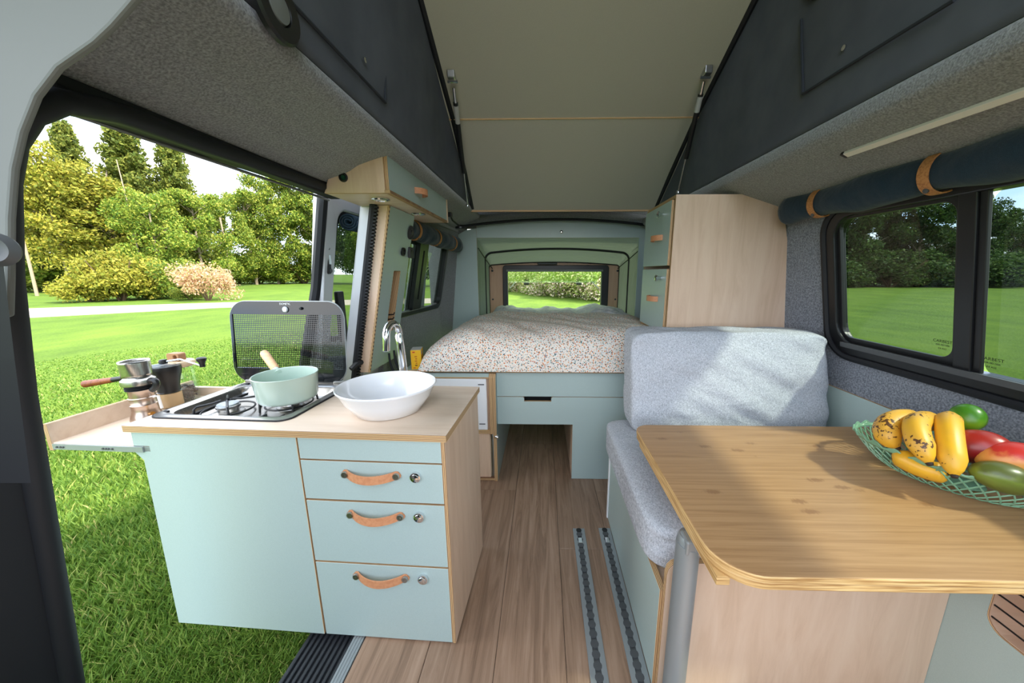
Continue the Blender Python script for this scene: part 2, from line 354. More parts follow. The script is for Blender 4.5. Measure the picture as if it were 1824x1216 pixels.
def thing(name, label, cat, loc=(0, 0, 0), rz=0, group=None, kind=None):
    o = bpy.data.objects.new(name, None); COL.objects.link(o); o.empty_display_size = .05
    o.location = loc; o.rotation_euler = (0, 0, rz)
    WM[o.name] = Matrix.Translation(Vector(loc)) @ Matrix.Rotation(rz, 4, 'Z')
    return tag(o, label, cat, group, kind)
def rrect(x0, x1, y0, y1, r, n=6):
    pts = []; out = []
    for cx, cy, a0, ox, oy in ((x1 - r, y0 + r, -90, x1, y0), (x1 - r, y1 - r, 0, x1, y1), (x0 + r, y1 - r, 90, x0, y1), (x0 + r, y0 + r, 180, x0, y0)):
        for k in range(n + 1):
            a = R(a0 + 90 * k / n); pts.append((cx + r * math.cos(a), cy + r * math.sin(a)))
    return pts
def corners(x0, x1, y0, y1, n=6):
    out = []
    for c in ((x1, y0), (x1, y1), (x0, y1), (x0, y0)): out += [c] * (n + 1)
    return out
def PX_(fn=None): return lambda q, t: (t if fn is None else fn(q[0], q[1]) + t, q[0], q[1])
def PZ_(q, t): return (q[0], q[1], t)
def PY_(q, t): return (q[0], t, q[1])
def text(txt, name, mat, parent, size, mtx, ext=.0003):
    cu = bpy.data.curves.new(name, 'FONT'); cu.body = txt; cu.size = size; cu.align_x = 'CENTER'; cu.align_y = 'CENTER'; cu.extrude = ext
    t = bpy.data.objects.new(name, cu); COL.objects.link(t); dg = bpy.context.evaluated_depsgraph_get()
    me = bpy.data.meshes.new_from_object(t.evaluated_get(dg)); bpy.data.objects.remove(t)
    me.transform(WM[parent.name].inverted() @ mtx); me.materials.clear(); me.materials.append(mat)
    o = bpy.data.objects.new(name, me); COL.objects.link(o); o.parent = parent; WM[o.name] = WM[parent.name]; return o
def copy_tree(o, parent=None):
    c = o.copy(); COL.objects.link(c)
    if parent: c.parent = parent
    for ch in list(o.children): copy_tree(ch, c)
    return c
def bez(p0, p1, p2, p3, n=12):
    P = [np.array(p, float) for p in (p0, p1, p2, p3)]
    return [tuple((1 - t) ** 3 * P[0] + 3 * (1 - t) ** 2 * t * P[1] + 3 * (1 - t) * t * t * P[2] + t ** 3 * P[3]) for t in np.linspace(0, 1, n)]
def fbm(x, y, z=0, s=1):
    return (math.sin(x * 7.1 * s + 1.3 * math.sin(y * 5.3 * s + z)) + math.sin(y * 9.7 * s + 1.7 * math.sin(x * 4.1 * s - z)) + .6 * math.sin((x + y) * 17.3 * s + z * 3)) / 2.6

# body side profile: x of the inner skin
def xr(y, z): return 1.05 - .205 * (max(z, .6) - .7185)
def xl(y, z):
    t = min(1, max(0, (y - 1.3) / 1.1)); t = t * t * (3 - 2 * t)
    return -.80 + .205 * (max(z, .6) - .73) + .07 * t

# ================================================================== SETTING
GZ = -.50
# floor of the van with its planks
fl = MB().box(-.50, 1.03, -.45, 2.6, -.06, -.004).build('floor', m_dgrey); tag(fl, 'wood-look plank floor of the camper van', 'floor', kind='structure')
wd = .178; x = -.472; i = 0
while x < 1.0:
    x1 = min(x + wd, 1.02); y = -.45 + (-.62 if i % 3 == 1 else (-.2 if i % 3 == 2 else -.95))
    while y < 2.6:
        y0, y1 = max(y, -.45), min(y + 1.22, 2.6)
        if y1 - y0 > .03: MB().box(x + .0006, x1 - .0006, y0 + .0006, y1 - .0006, -.004, 0).build('plank', m_floor, fl, bevel=.0008, seg=1)
        y += 1.22
    x += wd; i += 1
# cab floor, dashboard and front door linings; unseen, added to block ground light
MB().box(-.80, 1.05, -1.25, -.45, -.06, -.004).box(-.80, -.50, -.45, .16, -.06, -.004).build('cab_floor_blocker', m_dgrey, fl)
MB().prism([(-1.30, -.06), (-1.30, .72), (-1.20, .78), (-1.02, .76), (-.92, .66), (-.90, .45), (-1.0, .30), (-1.02, -.06)], 'x', -.85, 1.08).build('dashboard_blocker', m_dgrey, fl, bevel=.02)
MB().box(1.05, 1.12, -1.25, -.45, -.06, .68).box(-.92, -.86, -1.25, .14, -.06, .68).build('cab_lining_blocker', m_dgrey, fl, bevel=.02)
# doorway step: aluminium edging and ribbed rubber
st = thing('trim_1', 'black ribbed rubber door step with aluminium edging along the floor', 'door step', (-.56, .8, -.06), kind='structure')
MB().box(-.64, -.503, .2, 1.28, -.05, -.02).build('step_board', m_rubber_rib, st)
for k in range(9): MB().box(-.634 + k * .0147, -.634 + k * .0147 + .008, .2, 1.28, -.02, -.013).build('rib', m_rubber_rib, st, bevel=.002)
e = MB().box(-.503, -.474, .2, 1.28, -.02, .0015)
e.build('edging', m_alu, st, bevel=.001)
for k in range(3): MB().box(-.500 + k * .008, -.4965 + k * .008, .2, 1.28, .0015, .003).build('edging_ridge', m_alu, st)
MB().box(-.66, -.62, .2, 1.28, -.45, -.052).build('sill_skin', m_rubber, st, bevel=.005)

# right wall with sliding window
wr = MB().ring(corners(.02, 1.85, .0, 1.30), rrect(.105, 1.234, .682, 1.154, .078), PX_(xr), 0, .045).build('wall_right', m_feltw, smooth=True, auto=30)
tag(wr, 'grey felted side wall of the van around the right window', 'wall', kind='structure')
wr2 = MB().box(1.02, 1.09, 1.80, 2.62, 0, 1.3).box(1.06, 1.12, -.45, .03, 0, .62).build('felt_extension', m_feltw, wr)
pan = MB().box(1.052, 1.068, .20, 1.43, 0, .553, 0, 1, 'x').build('lining_panel', [m_mint, m_plyx], wr)
w1 = thing('window_1', 'large tinted sliding side window in a black frame on the right', 'window', (1.0, .65, .7), kind='structure')
MB().ring(rrect(.105, 1.234, .682, 1.154, .078), rrect(.13, 1.202, .724, 1.133, .062), PX_(xr), -.012, .03).build('frame', m_black, w1, bevel=.004)
def sealpath(a, b, c, d, r, off): return [(xr(y, z) + off, y, z) for y, z in rrect(a, b, c, d, r, 8)]
MB().tube(sealpath(.095, 1.244, .672, 1.165, .088, -.008), .012, 8, closed=True).build('rubber_seal', m_rubber, w1, smooth=True)
MB().ring(rrect(.853, 1.213, .716, 1.138, .03), rrect(.868, 1.190, .742, 1.125, .03), PX_(xr), .0, .012).build('sash_frame', m_black, w1, bevel=.002)
po = MB()
for (ya, yb, o0, o1) in ((.822, .858, -.010, .006), (.806, .822, -.004, .006)):
    vs = [(xr(0, z) + o, y, z) for z in (.693, 1.149) for o in (o0, o1) for y in (ya, yb)]
    po.add(vs, [(0, 1, 3, 2), (4, 6, 7, 5), (0, 4, 5, 1), (2, 3, 7, 6), (0, 2, 6, 4), (1, 5, 7, 3)])
po.build('post', m_black, w1, bevel=.002)
MB().add([(xr(0, z) + o, y, z) for z in (.708, .724) for o in (-.02, -.012) for y in (.12, 1.18)], [(0, 1, 3, 2), (4, 6, 7, 5), (0, 4, 5, 1), (2, 3, 7, 6), (0, 2, 6, 4), (1, 5, 7, 3)]).build('guide_rail', m_alu_d, w1)
p1 = MB().add([(xr(0, z) + .012, y, z) for (y, z) in rrect(.863, 1.195, .734, 1.128, .03)], [tuple(range(28))]).build('pane', m_tint, w1)
p2 = MB().add([(xr(0, z) + .016, y, z) for (y, z) in rrect(.12, .815, .718, 1.137, .03)], [tuple(range(28))]).build('pane', m_tint, w1)
m_ink = M('etched_ink', srgb(8, 12, 10), .8)
def glassmark(pane, u, v, off, s):
    p = onX(u, v, 1.045 + off); p = Vector((xr(0, p[2]) + off - .001, p[1], p[2]))
    zz = Vector((-.205, 0, 1)).normalized(); yy = Vector((0, -1, 0)); nn = yy.cross(zz)
    mt = Matrix((yy, zz, nn)).transposed().to_4x4(); mt.translation = p
    for k, (t, q) in enumerate((('CARBEST', 1), ('43R-001586', .6), ('E4 AS2', .6))):
        m2 = mt.copy(); m2.translation = p - zz * (.011 * s * k); text(t, 'glass_mark', m_ink, pane, .012 * s * q, m2, .0001)
glassmark(p1, 1685, 608, .012, .9); glassmark(p2, 1770, 640, .016, .9)

# right roof shelf of felt
def feltR(prof, y0, y1, name):
    mb = MB(); nY = 40
    def fn(i, j):
        k = j * (len(prof) - 1); a = int(min(k, len(prof) - 2)); t = k - a
        x = prof[a][0] * (1 - t) + prof[a + 1][0] * t; z = prof[a][1] * (1 - t) + prof[a + 1][1] * t
        y = y0 + (y1 - y0) * i
        return (x, y, z)
    mb.grid(nY, len(prof) * 3, fn); o = mb.build(name, m_felt, smooth=True, auto=60)
    s = o.modifiers.new('solid', 'SOLIDIFY'); s.thickness = .008; s.offset = 0
    return o
fr = feltR([(.76, 1.332), (.712, 1.328), (.702, 1.318), (.70, 1.305), (.70, 1.29), (.712, 1.28), (.78, 1.257), (.86, 1.232), (.92, 1.213), (.945, 1.195), (.958, 1.16)], -.45, 2.62, 'trim_2')
tag(fr, 'grey felted roof shelf edge above the right window', 'roof lining', kind='structure')
# left roof header of felt
fl_prof = [(-.53, 1.372), (-.462, 1.364), (-.452, 1.356), (-.45, 1.342), (-.458, 1.332), (-.50, 1.318), (-.545, 1.305), (-.585, 1.292), (-.615, 1.274), (-.65, 1.262), (-.685, 1.252), (-.70, 1.244)]
fL = feltR(fl_prof, .12, 2.62, 'trim_3'); tag(fL, 'grey felted roof lining above the open side doorway', 'roof lining', kind='structure')
# rear cross member, arched
def rear_arch(i, j):
    x = -.66 + 1.52 * i; zc = 1.362 - .05 * ((x - .1) / .7) ** 2
    a = -math.pi * .5 + math.pi * j
    return (x, 2.57 - .05 * math.cos(a), zc + .030 * math.sin(a))
ra = MB().grid(30, 10, rear_arch).build('trim_4', m_felt, smooth=True); tag(ra, 'arched grey felt roof beam above the rear opening', 'roof lining', kind='structure')
s = ra.modifiers.new('solid', 'SOLIDIFY'); s.thickness = .006
MB().box(-.80, 1.05, 2.615, 2.63, 1.27, 1.48).box(-.86, -.56, 2.615, 2.63, .5, 1.27).build('beam_back', m_felt, ra)
MB().box(-.80, -.62, 1.60, 2.60, 1.24, 1.26).build('side_filler', m_felt, ra)
tb = MB()
tb.tube([(-.60, 2.50, 1.278)] + [(x, 2.52, 1.292 - .05 * ((x - .1) / .7) ** 2 + .030) for x in np.linspace(-.56, .8, 20)], .009, 8).build('edge_cord', m_rubber, ra, smooth=True)

# left rear wall with window
wl = MB().ring(corners(1.56, 2.60, .0, 1.28), rrect(1.66, 2.40, .715, 1.16, .06), PX_(xl), -.045, 0).build('wall_left', m_felt, smooth=True, auto=30)
tag(wl, 'dark grey felted rear side wall on the left', 'wall', kind='structure')
w2 = thing('window_2', 'tinted rear side window on the left beside the bed', 'window', (-.75, 2.0, .7), kind='structure')
MB().ring(rrect(1.66, 2.40, .715, 1.16, .06), rrect(1.69, 2.37, .745, 1.13, .045), PX_(xl), -.03, .008).build('frame', m_black, w2, bevel=.004)
MB().add([(xl(y, z) - .015, y, z) for (y, z) in rrect(1.68, 2.38, .735, 1.14, .045)], [tuple(range(28))]).build('pane', m_tint2, w2)
MB().ring(rrect(1.95, 2.06, .73, 1.15, .03), rrect(1.995, 2.015, .80, 1.08, .005), PX_(xl), -.02, .0).build('sash_bar', m_black, w2)

# ceiling: underside of the lifting roof in two boards
PA, PB, PC = (2.26, 1.332), (1.70, 1.635), (-.55, 2.61)
cl = thing('ceiling', 'pale grey raised roof boards with plywood edges', 'ceiling', (.125, 1.86, 1.7), kind='structure')
def board(a, b, t, name):
    d = Vector((b[0] - a[0], b[1] - a[1])); nrm = Vector((-d.y, d.x)).normalized()
    if nrm.y < 0: nrm = -nrm
    poly = [a, b, (b[0] + nrm.x * t, b[1] + nrm.y * t), (a[0] + nrm.x * t, a[1] + nrm.y * t)]
    return MB().prism(poly, 'x', -.52, .78).build(name, m_ceil, cl)
board((PA[0], PA[1] + .006), (PB[0] + .003, PB[1] - .004), .012, 'lower_board')
board((PB[0] - .003, PB[1]), PC, .012, 'upper_board')
MB().box(-.46, .71, PB[0] - .004, PB[0] + .003, PB[1] - .004, PB[1] + .004).build('seam_edge', m_plyz, cl)
MB().box(-.46, .71, PA[0] - .004, PA[0] + .006, PA[1] - .002, PA[1] + .008).build('lower_edge', m_plyz, cl)
MB().box(-.85, 1.08, 2.10, 2.64, 1.435, 1.45).build('rear_cover', m_felt, cl)
# canvas sides
def canvas(x, name, label, sgn):
    o = thing(name, label, 'canvas', (x, 1.0, 1.33), kind=None)
    me = MB(); ny, nz = 90, 40
    def top(y): return np.interp(y, [PC[0], PB[0] + .02, PA[0] + .03, 2.45], [PC[1] + .03, PB[1] + .03, PA[1] + .02, 1.345])
    zb = 1.362 if sgn < 0 else 1.328; kl = .10 if sgn < 0 else -.05
    def xc(z): return x + kl * min(.45, max(0, z - 1.36))
    def fn(i, j):
        y = -.55 + 3.0 * i; zt = max(top(y), zb + .005); z = zb + (zt - zb) * j
        w = math.sin(math.pi * j) * (.010 * fbm(y * .9, z * .5, sgn) + .006 * math.sin(y * 9 + z * 6))
        return (xc(z) + w, y, z)
    me.grid(ny, nz, fn); c = me.build('side_sheet', m_canvas, o, smooth=True, auto=80)
    s = c.modifiers.new('solid', 'SOLIDIFY'); s.thickness = .003; s.offset = 0
    # dark edge binding along the roof board
    MB().tube([(xc(top(y)) - sgn * .012, y, top(y) - .03) for y in (-.5, .6, 1.2, 1.69, 1.8, 2.0)] + [(x - sgn * .010, 2.25, top(2.25) - .02)], .014, 8).build('edge_binding', m_rubber, o, smooth=True)
    return o
cvl = canvas(-.452, 'roof_canvas', 'dark grey roof canvas above the side doorway', -1)
cvr = canvas(.705, 'roof_canvas', 'dark grey roof canvas above the felt shelf with light strip', 1)
# sewn window panels in the canvas, each with a round-cornered black-bound flap
def flap(root, x, off, pts):
    P = [onX(u, v, x + off) for u, v in pts]
    for a, b in zip(P[:-1], P[1:]):
        d = Vector(b) - Vector(a)
        MB().tube([tuple(Vector(a) + d * t) for t in (0, .33, .66, 1)], .0035, 6).build('sewn_seam', m_canvas2, root)
flap(cvl, -.452, .012, [(515, 0), (687, 183), (683, 10)])
flap(cvr, .705, -.012, [(1700, 0), (1430, 167), (1427, 35)])
def vent(root, x, off, u, v, y_dir):
    c = onX(u, v, x + off)
    y0, z0 = c[1], c[2]
    ys, zs = (y0 - .62, y0), (z0, z0 + .5)
    MB().ring(rrect(ys[0], ys[1], zs[0], zs[1], .09, 10), rrect(ys[0] + .028, ys[1] - .028, zs[0] + .028, zs[1] - .028, .065, 10), lambda q, t: (x + off + t, q[0], q[1]), -.004, .004).build('window_binding', m_black, root, bevel=.003)
vent(cvl, -.452, .014, 694, 12, 1); vent(cvr, .705, -.014, 1421, 34, 1)
for root, x, u, v in ((cvl, -.44, 648, 107), (cvr, .693, 1505, 85)):
    p = onX(u, v, x); MB().lathe([(.006, 0), (.006, .004), (0, .005)], p, 10, axis=(1 if x < 0 else -1, 0, 0)).build('press_stud', m_chrome, root)
# black oval speaker-like strap pad on the left canvas
pp = onX(486, 12, -.436)
vd = thing('grab_pad', 'black oval ring with pale grey centre on the canvas above the doorway', 'pad', tuple(pp))
MB().lathe([(.0, .0), (.05, 0), (.05, .008), (.046, .012), (.026, .012), (.024, .006), (0, .006)], pp, 28, axis=(1, 0, 0), sx=1.0, sy=1).build('ring', m_black, vd, smooth=True)
MB().lathe([(.024, .006), (.022, .012), (0, .014)], pp, 24, axis=(1, 0, 0)).build('centre', m_trimgrey, vd, smooth=True)

# near-left body: pillar with black seal round the doorway and grey trim
bp = thing('trim_5', 'black rubber door seal framing the open side doorway', 'door seal', (-.8, .5, 0), kind='structure')
def crom0(P, n=5): return [tuple(q) for q in zip(*[np.interp(np.linspace(0, len(P) - 1, (len(P) - 1) * n + 1), range(len(P)), [p[k] for p in P]) for k in range(3)])]
inn = [(-.70, 1.20, 1.218), (-.70, .95, 1.212), (-.698, .72, 1.206), (-.69, .60, 1.203), (-.676, .535, 1.192), (-.69, .507, 1.165), (-.715, .50, 1.13), (-.74, .50, 1.08), (-.777, .50, .95), (-.812, .50, .77), (-.85, .50, .5), (-.898, .50, .15), (-.93, .50, -.1), (-.95, .5, -.3)]
MB().tube([(x - .006, y - .01 * min(1, max(0, (.62 - y) / .08)), z + .004 + .008 * min(1, max(0, (y - .54) / .08))) for x, y, z in crom0(inn)], .017, 10).build('seal', m_rubber, bp, smooth=True)
o2 = [(-.715, 1.22, 1.225), (-.715, .95, 1.225), (-.715, .72, 1.22), (-.705, .60, 1.22), (-.69, .49, 1.225), (-.71, .42, 1.20), (-.735, .40, 1.16), (-.76, .40, 1.10), (-.79, .40, .95), (-.82, .40, .77), (-.86, .40, .5), (-.905, .40, .15), (-.94, .40, -.1), (-.96, .4, -.3)]
def crom(P, n=5):
    P = [np.array(p, float) for p in P]; out = []
    for i in range(len(P) - 1):
        p0, p1, p2, p3 = P[max(i - 1, 0)], P[i], P[i + 1], P[min(i + 2, len(P) - 1)]
        for t in np.linspace(0, 1, n, endpoint=False): out.append(tuple(.5 * (2 * p1 + (p2 - p0) * t + (2 * p0 - 5 * p1 + 4 * p2 - p3) * t * t + (3 * p1 - p0 - 3 * p2 + p3) * t ** 3)))
    return out + [tuple(P[-1])]
inn, o2 = crom(inn), crom(o2)
hd = MB()
for k in range(len(inn) - 1):
    a, b, c, d = inn[k], inn[k + 1], o2[k + 1], o2[k]
    hd.add([a, b, c, d, (a[0] - .05, a[1], a[2]), (b[0] - .05, b[1], b[2]), (c[0] - .05, c[1], c[2]), (d[0] - .05, d[1], d[2])],
           [(0, 1, 2, 3), (7, 6, 5, 4), (0, 4, 5, 1), (2, 6, 7, 3)])
hd.build('seal_flange', m_rubber, bp, weld=True)
MB().box(-.735, -.699, .52, 1.24, 1.206, 1.247).build('header_band', m_rubber, bp, bevel=.004)
MB().tube([(-.742, y, 1.204) for y in (.55, .8, 1.0, 1.24)], .004, 6).build('header_lip', m_trimgrey, bp)
pl3 = [(x - .004, .16, z) for x, y, z in o2]
hd = MB()
for k in range(20, len(o2) - 1):
    a, b, c, d = o2[k], o2[k + 1], pl3[k + 1], pl3[k]
    hd.add([a, b, c, d, (a[0] - .05, a[1], a[2]), (b[0] - .05, b[1], b[2]), (c[0] - .05, c[1], c[2]), (d[0] - .05, d[1], d[2])], [(0, 1, 2, 3), (7, 6, 5, 4), (0, 4, 5, 1), (2, 6, 7, 3)])
hd.build('pillar_lining', m_dgrey, bp, weld=True)
tp = MB().prism([(-.20, 1.30), (-.26, 1.195), (-.314, 1.163), (-.335, 1.147), (-.352, 1.136), (-.386, 1.119), (-.41, 1.099), (-.43, 1.073), (-.446, 1.045), (-.462, 1.005), (-.478, .955), (-.49, .92), (-.56, .90), (-.80, .90), (-.80, 1.30)], 'y', .30, .306).build('trim_6', m_trimgrey, bevel=.002)
tag(tp, 'pale grey moulded pillar trim in the upper left corner', 'trim', kind='structure')
sb = thing('seat_belt', 'black seat belt hanging from a grey guide at the left edge', 'seat belt', (-.48, .29, .98))
g = onY(4, 445, .285)
MB().lathe([(.0, 0), (.012, 0), (.0135, .003), (.010, .008), (.005, .006), (0, .007)], g, 24, axis=(.35, -1, 0)).build('guide', m_alu_d, sb, smooth=True)
MB().add([onY(-24, 470, .285), onY(6, 470, .285), onY(26, 640, .30), onY(55, 860, .33), onY(-10, 860, .33), onY(-20, 640, .3),
          onY(-24, 470, .288), onY(6, 470, .288), onY(26, 640, .303), onY(55, 860, .333), onY(-10, 860, .333), onY(-20, 640, .303)],
         [(0, 1, 2, 5), (5, 2, 3, 4), (6, 11, 8, 7), (11, 10, 9, 8), (1, 7, 8, 2), (2, 8, 9, 3), (0, 5, 11, 6), (5, 4, 10, 11), (0, 6, 7, 1), (4, 3, 9, 10)]).build('webbing', m_rubber, sb)

# C-pillar body behind the doorway
cp = thing('trim_7', 'white painted door pillar with black toothed seal beside the mint switch panel', 'door pillar', (-.75, 1.36, .5), kind='structure')
def lean(z): return -.58 - (1.19 - z) * .212
def slab(mb, o0, o1, y0, y1, z0, z1, m=0):
    vs = [(lean(z) + o, y, z) for z in (z0, z1) for y in (y0, y1) for o in (o0, o1)]
    return mb.add(vs, [(0, 1, 3, 2), (4, 6, 7, 5), (0, 4, 5, 1), (2, 3, 7, 6), (0, 2, 6, 4), (1, 5, 7, 3)], m)
slab(MB(), -.125, -.075, 1.365, 1.42, -.1, 1.21).build('painted_post', m_paint, cp, bevel=.008)
slab(MB(), -.12, -.06, 1.42, 1.58, -.1, 1.25).build('outer_skin', m_paint, cp)
MB().tube([(lean(z) - .058, 1.34, z) for z in np.linspace(-.05, 1.21, 24)] , .014, 8).build('seal', m_rubber, cp, smooth=True)
for k in range(60):
    z = .45 + k * .0126; MB().box(lean(z) - .05, lean(z) - .038, 1.33, 1.35, z, z + .006).build('seal_tooth', m_rubber, cp)
MB().tube([(-.74, 1.36, .60), (-.76, 1.33, .59), (-.77, 1.31, .575)], .012, 8).build('door_stop', m_black, cp, smooth=True)

# sliding door pushed back outside
def xd(y, z): return -.895 + .205 * (max(z, .3) - .73)
sd = thing('door_1', 'open silver-white sliding door with a window standing behind the hob lid', 'sliding door', (-.95, 1.7, -.3), kind='structure')
fo = [(1.255 + .05 * (1 if q[0] < 1.6 and q[1] > .9 else 0) if q[0] < 1.5 else q[0], q[1]) for q in corners(1.25, 2.45, -.25, 1.30)]
MB().ring(fo, rrect(1.395, 2.30, .66, 1.20, .06), PX_(xd), -.05, .0).build('door_shell', m_paint, sd, bevel=.012, seg=3)
MB().ring(rrect(1.385, 2.31, .65, 1.21, .065), rrect(1.415, 2.28, .68, 1.18, .05), PX_(xd), -.03, -.012).build('window_frame', m_black, sd)
MB().add([(xd(y, z) - .025, y, z) for (y, z) in rrect(1.40, 2.29, .67, 1.19, .05)], [tuple(range(28))]).build('pane', m_tint2, sd)
MB().tube([(xd(0, z) + .0, 1.242 + (.05 if z > .9 else .05 * max(0, (z - .5) / .4)) * 1.0, z) for z in np.linspace(-.2, 1.29, 24)] + [(xd(0, 1.29), 1.36, 1.30), (xd(0, 1.29), 1.8, 1.30)], .018, 8).build('edge_seal', m_rubber, sd, smooth=True)
lp = onX(580, 462, xd(0, .98) + .01)
la = MB().box(lp[0] - .008, lp[0] + .014, lp[1] - .013, lp[1] + .013, lp[2] - .055, lp[2] + .055).build('latch', m_black, sd, bevel=.008, seg=3)
MB().box(lp[0] + .012, lp[0] + .018, lp[1] - .006, lp[1] + .006, lp[2] - .018, lp[2] + .016).build('latch_plate', m_chrome, la)
for dz in (-.042, .042): MB().lathe([(.007, 0), (.007, .004), (0, .004)], (lp[0] + .014, lp[1], lp[2] + dz), 10, axis=(1, 0, 0)).build('latch_screw', m_alu_d, la)
q = onX(603, 540, xd(0, .85))
MB().box(q[0] - .012, q[0] + .012, q[1] - .01, q[1] + .03, .66, .88).build('inner_handle', m_black, sd, bevel=.006)
# rolled blind on the sliding door
rp = onX(630, 397, xd(0, 1.14) + .045)
rb = thing('rolled_blind', 'rolled navy blind seen end-on in the sliding door window', 'blind', tuple(rp), group='navy rolled blinds')
sp = []
for k in range(46):
    a = k * .42; r = .010 + .026 * k / 45; sp.append((rp[0] + r * math.cos(a) * 1.15, rp[2] + r * math.sin(a)))
mbb = MB()
n = len(sp)
vs = [(p[0], rp[1] - .04, p[1]) for p in sp] + [(p[0], rp[1] + .75, p[1]) for p in sp]
mbb.add(vs, [(i, i + 1, n + i + 1, n + i) for i in range(n - 1)])
oo = mbb.build('roll', m_denim, rb, smooth=True); s = oo.modifiers.new('solid', 'SOLIDIFY'); s.thickness = .006

# ================================================================== KITCHEN UNIT
KO = Vector((-.224, .717, 0)); KR = R(-2.5)
KM = Matrix.Translation(KO) @ Matrix.Rotation(KR, 4, 'Z')
kit = thing('kitchen_unit', 'mint slide-out kitchen cabinet with three drawers standing in the doorway', 'cabinet', tuple(KO), KR)
Lk = dict(local=True)
MB().box(-.0085, 0, 0.0, .325, .004, .579, 0, 1, 'x').build('side_panel', [m_birch, m_plyx], kit, **Lk)
MB().box(-.752, -.737, .014, .325, .012, .579).build('side_panel', [m_black], kit, **Lk)
MB().box(-.737, -.009, .31, .325, .012, .579).build('back_panel', m_birch, kit, **Lk)
MB().box(-.737, -.009, .014, .31, .012, .024).build('bottom_panel', m_birch, kit, **Lk)
MB().box(-.366, -.352, .014, .31, .024, .54).build('divider', m_birch, kit, **Lk)
FP = [(-.359, .008), (-.359, .579), (-.781, .579), (-.782, .526), (-.762, .503), (-.745, .495), (-.782, .010)]
FP = [(-.3605, .004), (-.3585, .579), (-.781, .579), (-.783, .524), (-.764, .503), (-.782, .008)]
MB().prism(FP, 'y', 0, .014, 0, 1).build('front_panel', [m_mint, m_plyy], kit, bevel=.0006, seg=1, **Lk)
MB().box(-.3555, -.0092, .0005, .014, .5225, .579, 0, 1, 'y').build('top_rail', [m_mint, m_plyy], kit, bevel=.0006, seg=1, **Lk)
def strap(mb, xa, xb, z, hw, th, rise, skew=0, ysurf=0, droop=0):
    """leather strap bowed outwards (-y) between two screws"""
    n = 22; L_ = xb - xa; rows = []
    for i in range(n + 1):
        t = i / n; x = xa + L_ * t
        e = min(1, max(0, (t - .10) / .80)); e = math.sin(math.pi * e) ** .75
        y = ysurf - .001 - rise * e
        w = hw
        if t < .06: w = hw * math.sqrt(max(.05, 1 - ((.06 - t) / .06) ** 2))
        if t > .94: w = hw * math.sqrt(max(.05, 1 - ((t - .94) / .06) ** 2))
        zz = z - droop * e
        rows.append([(x, y, zz - w), (x, y, zz + w), (x, y - th, zz + w), (x, y - th, zz - w)])
    vs = [p for r in rows for p in r]; fs = [(0, 1, 2, 3), (4 * n + 3, 4 * n + 2, 4 * n + 1, 4 * n)]
    for i in range(n):
        for k in range(4): fs.append((4 * i + k, 4 * i + 4 + k, 4 * i + 4 + (k + 1) % 4, 4 * i + (k + 1) % 4))
    return mb.add(vs, fs)
def drawer(z0, z1, hz, hx0, hx1, kx, kz, droop):
    d = MB().box(-.3555, -.0092, 0, .014, z0 + .0015, z1 - .0025, 0, 1, 'y').build('drawer', [m_mint, m_plyy], kit, bevel=.0006, seg=1, **Lk)
    MB().box(-.345, -.025, .014, .30, z0 + .015, z0 + .08).build('drawer_box', m_birch, d, **Lk)
    h = strap(MB(), hx0 - .010, hx1 + .010, hz, .0105, .003, .021, droop=droop).build('handle', m_leather, d, smooth=True, **Lk)
    for hx in (hx0, hx1):
        MB().lathe([(0.008, 0), (.0085, .003), (.0075, .006), (.004, .0055), (0, .0065)], (hx, -.004, hz), 18, axis=(0, -1, 0)).build('rivet', m_steel, d, smooth=True, **Lk)
    MB().lathe([(.0125, 0), (.0135, .004), (.0125, .008), (.0095, .0085), (.009, .011), (.006, .012), (0, .0125)], (kx, 0, kz), 22, axis=(0, -1, 0)).build('push_knob', m_chrome, d, smooth=True, **Lk)
drawer(.4145, .5215, .489, -.244, -.119, -.073, .488, .003)
drawer(.2365, .4135, .380, -.243, -.118, -.072, .381, .004)
drawer(.004, .2355, .202, -.247, -.120, -.074, .203, .003)
# pull-out side tray of the unit
tr = MB().box(-1.0, -.74, .0, .335, .527, .542).build('side_tray', m_birch_h, kit, **Lk)
MB().box(-1.012, -1.0, -.002, .345, .522, .592, 0, 1, 'x').build('tray_lip', [m_birch_h, m_plyx], tr, **Lk)
MB().box(-1.0, -.78, .335, .347, .527, .572).build('tray_back', m_birch_h, tr, **Lk)
rn = MB().box(-.998, -.755, -.004, -.0005, .526, .540).build('runner', m_alu, tr, **Lk)
for xx in (-.985, -.975, -.968, -.86, -.852, -.845, -.835): MB().lathe([(.0025, 0), (.0025, .002), (0, .002)], (xx, -.004, .533), 8, axis=(0, -1, 0)).build('runner_screw', m_alu_d, rn, **Lk)

# worktop with hob cut-out
HX0, HX1, HY0, HY1 = -.785, -.412, .040, .318
wt = thing('worktop', 'birch plywood worktop on the slide-out kitchen', 'worktop', tuple(KO + Vector((0, 0, .58))), KR)
mbw = MB().ring(corners(-.792, .006, -.006, .332), rrect(HX0 + .02, HX1 - .02, HY0 + .018, HY1 - .018, .02), PZ_, 0, .0165, 0, 1)
mbw.build('board', [m_birch_h, m_plyz], wt, local=True, weld=True)
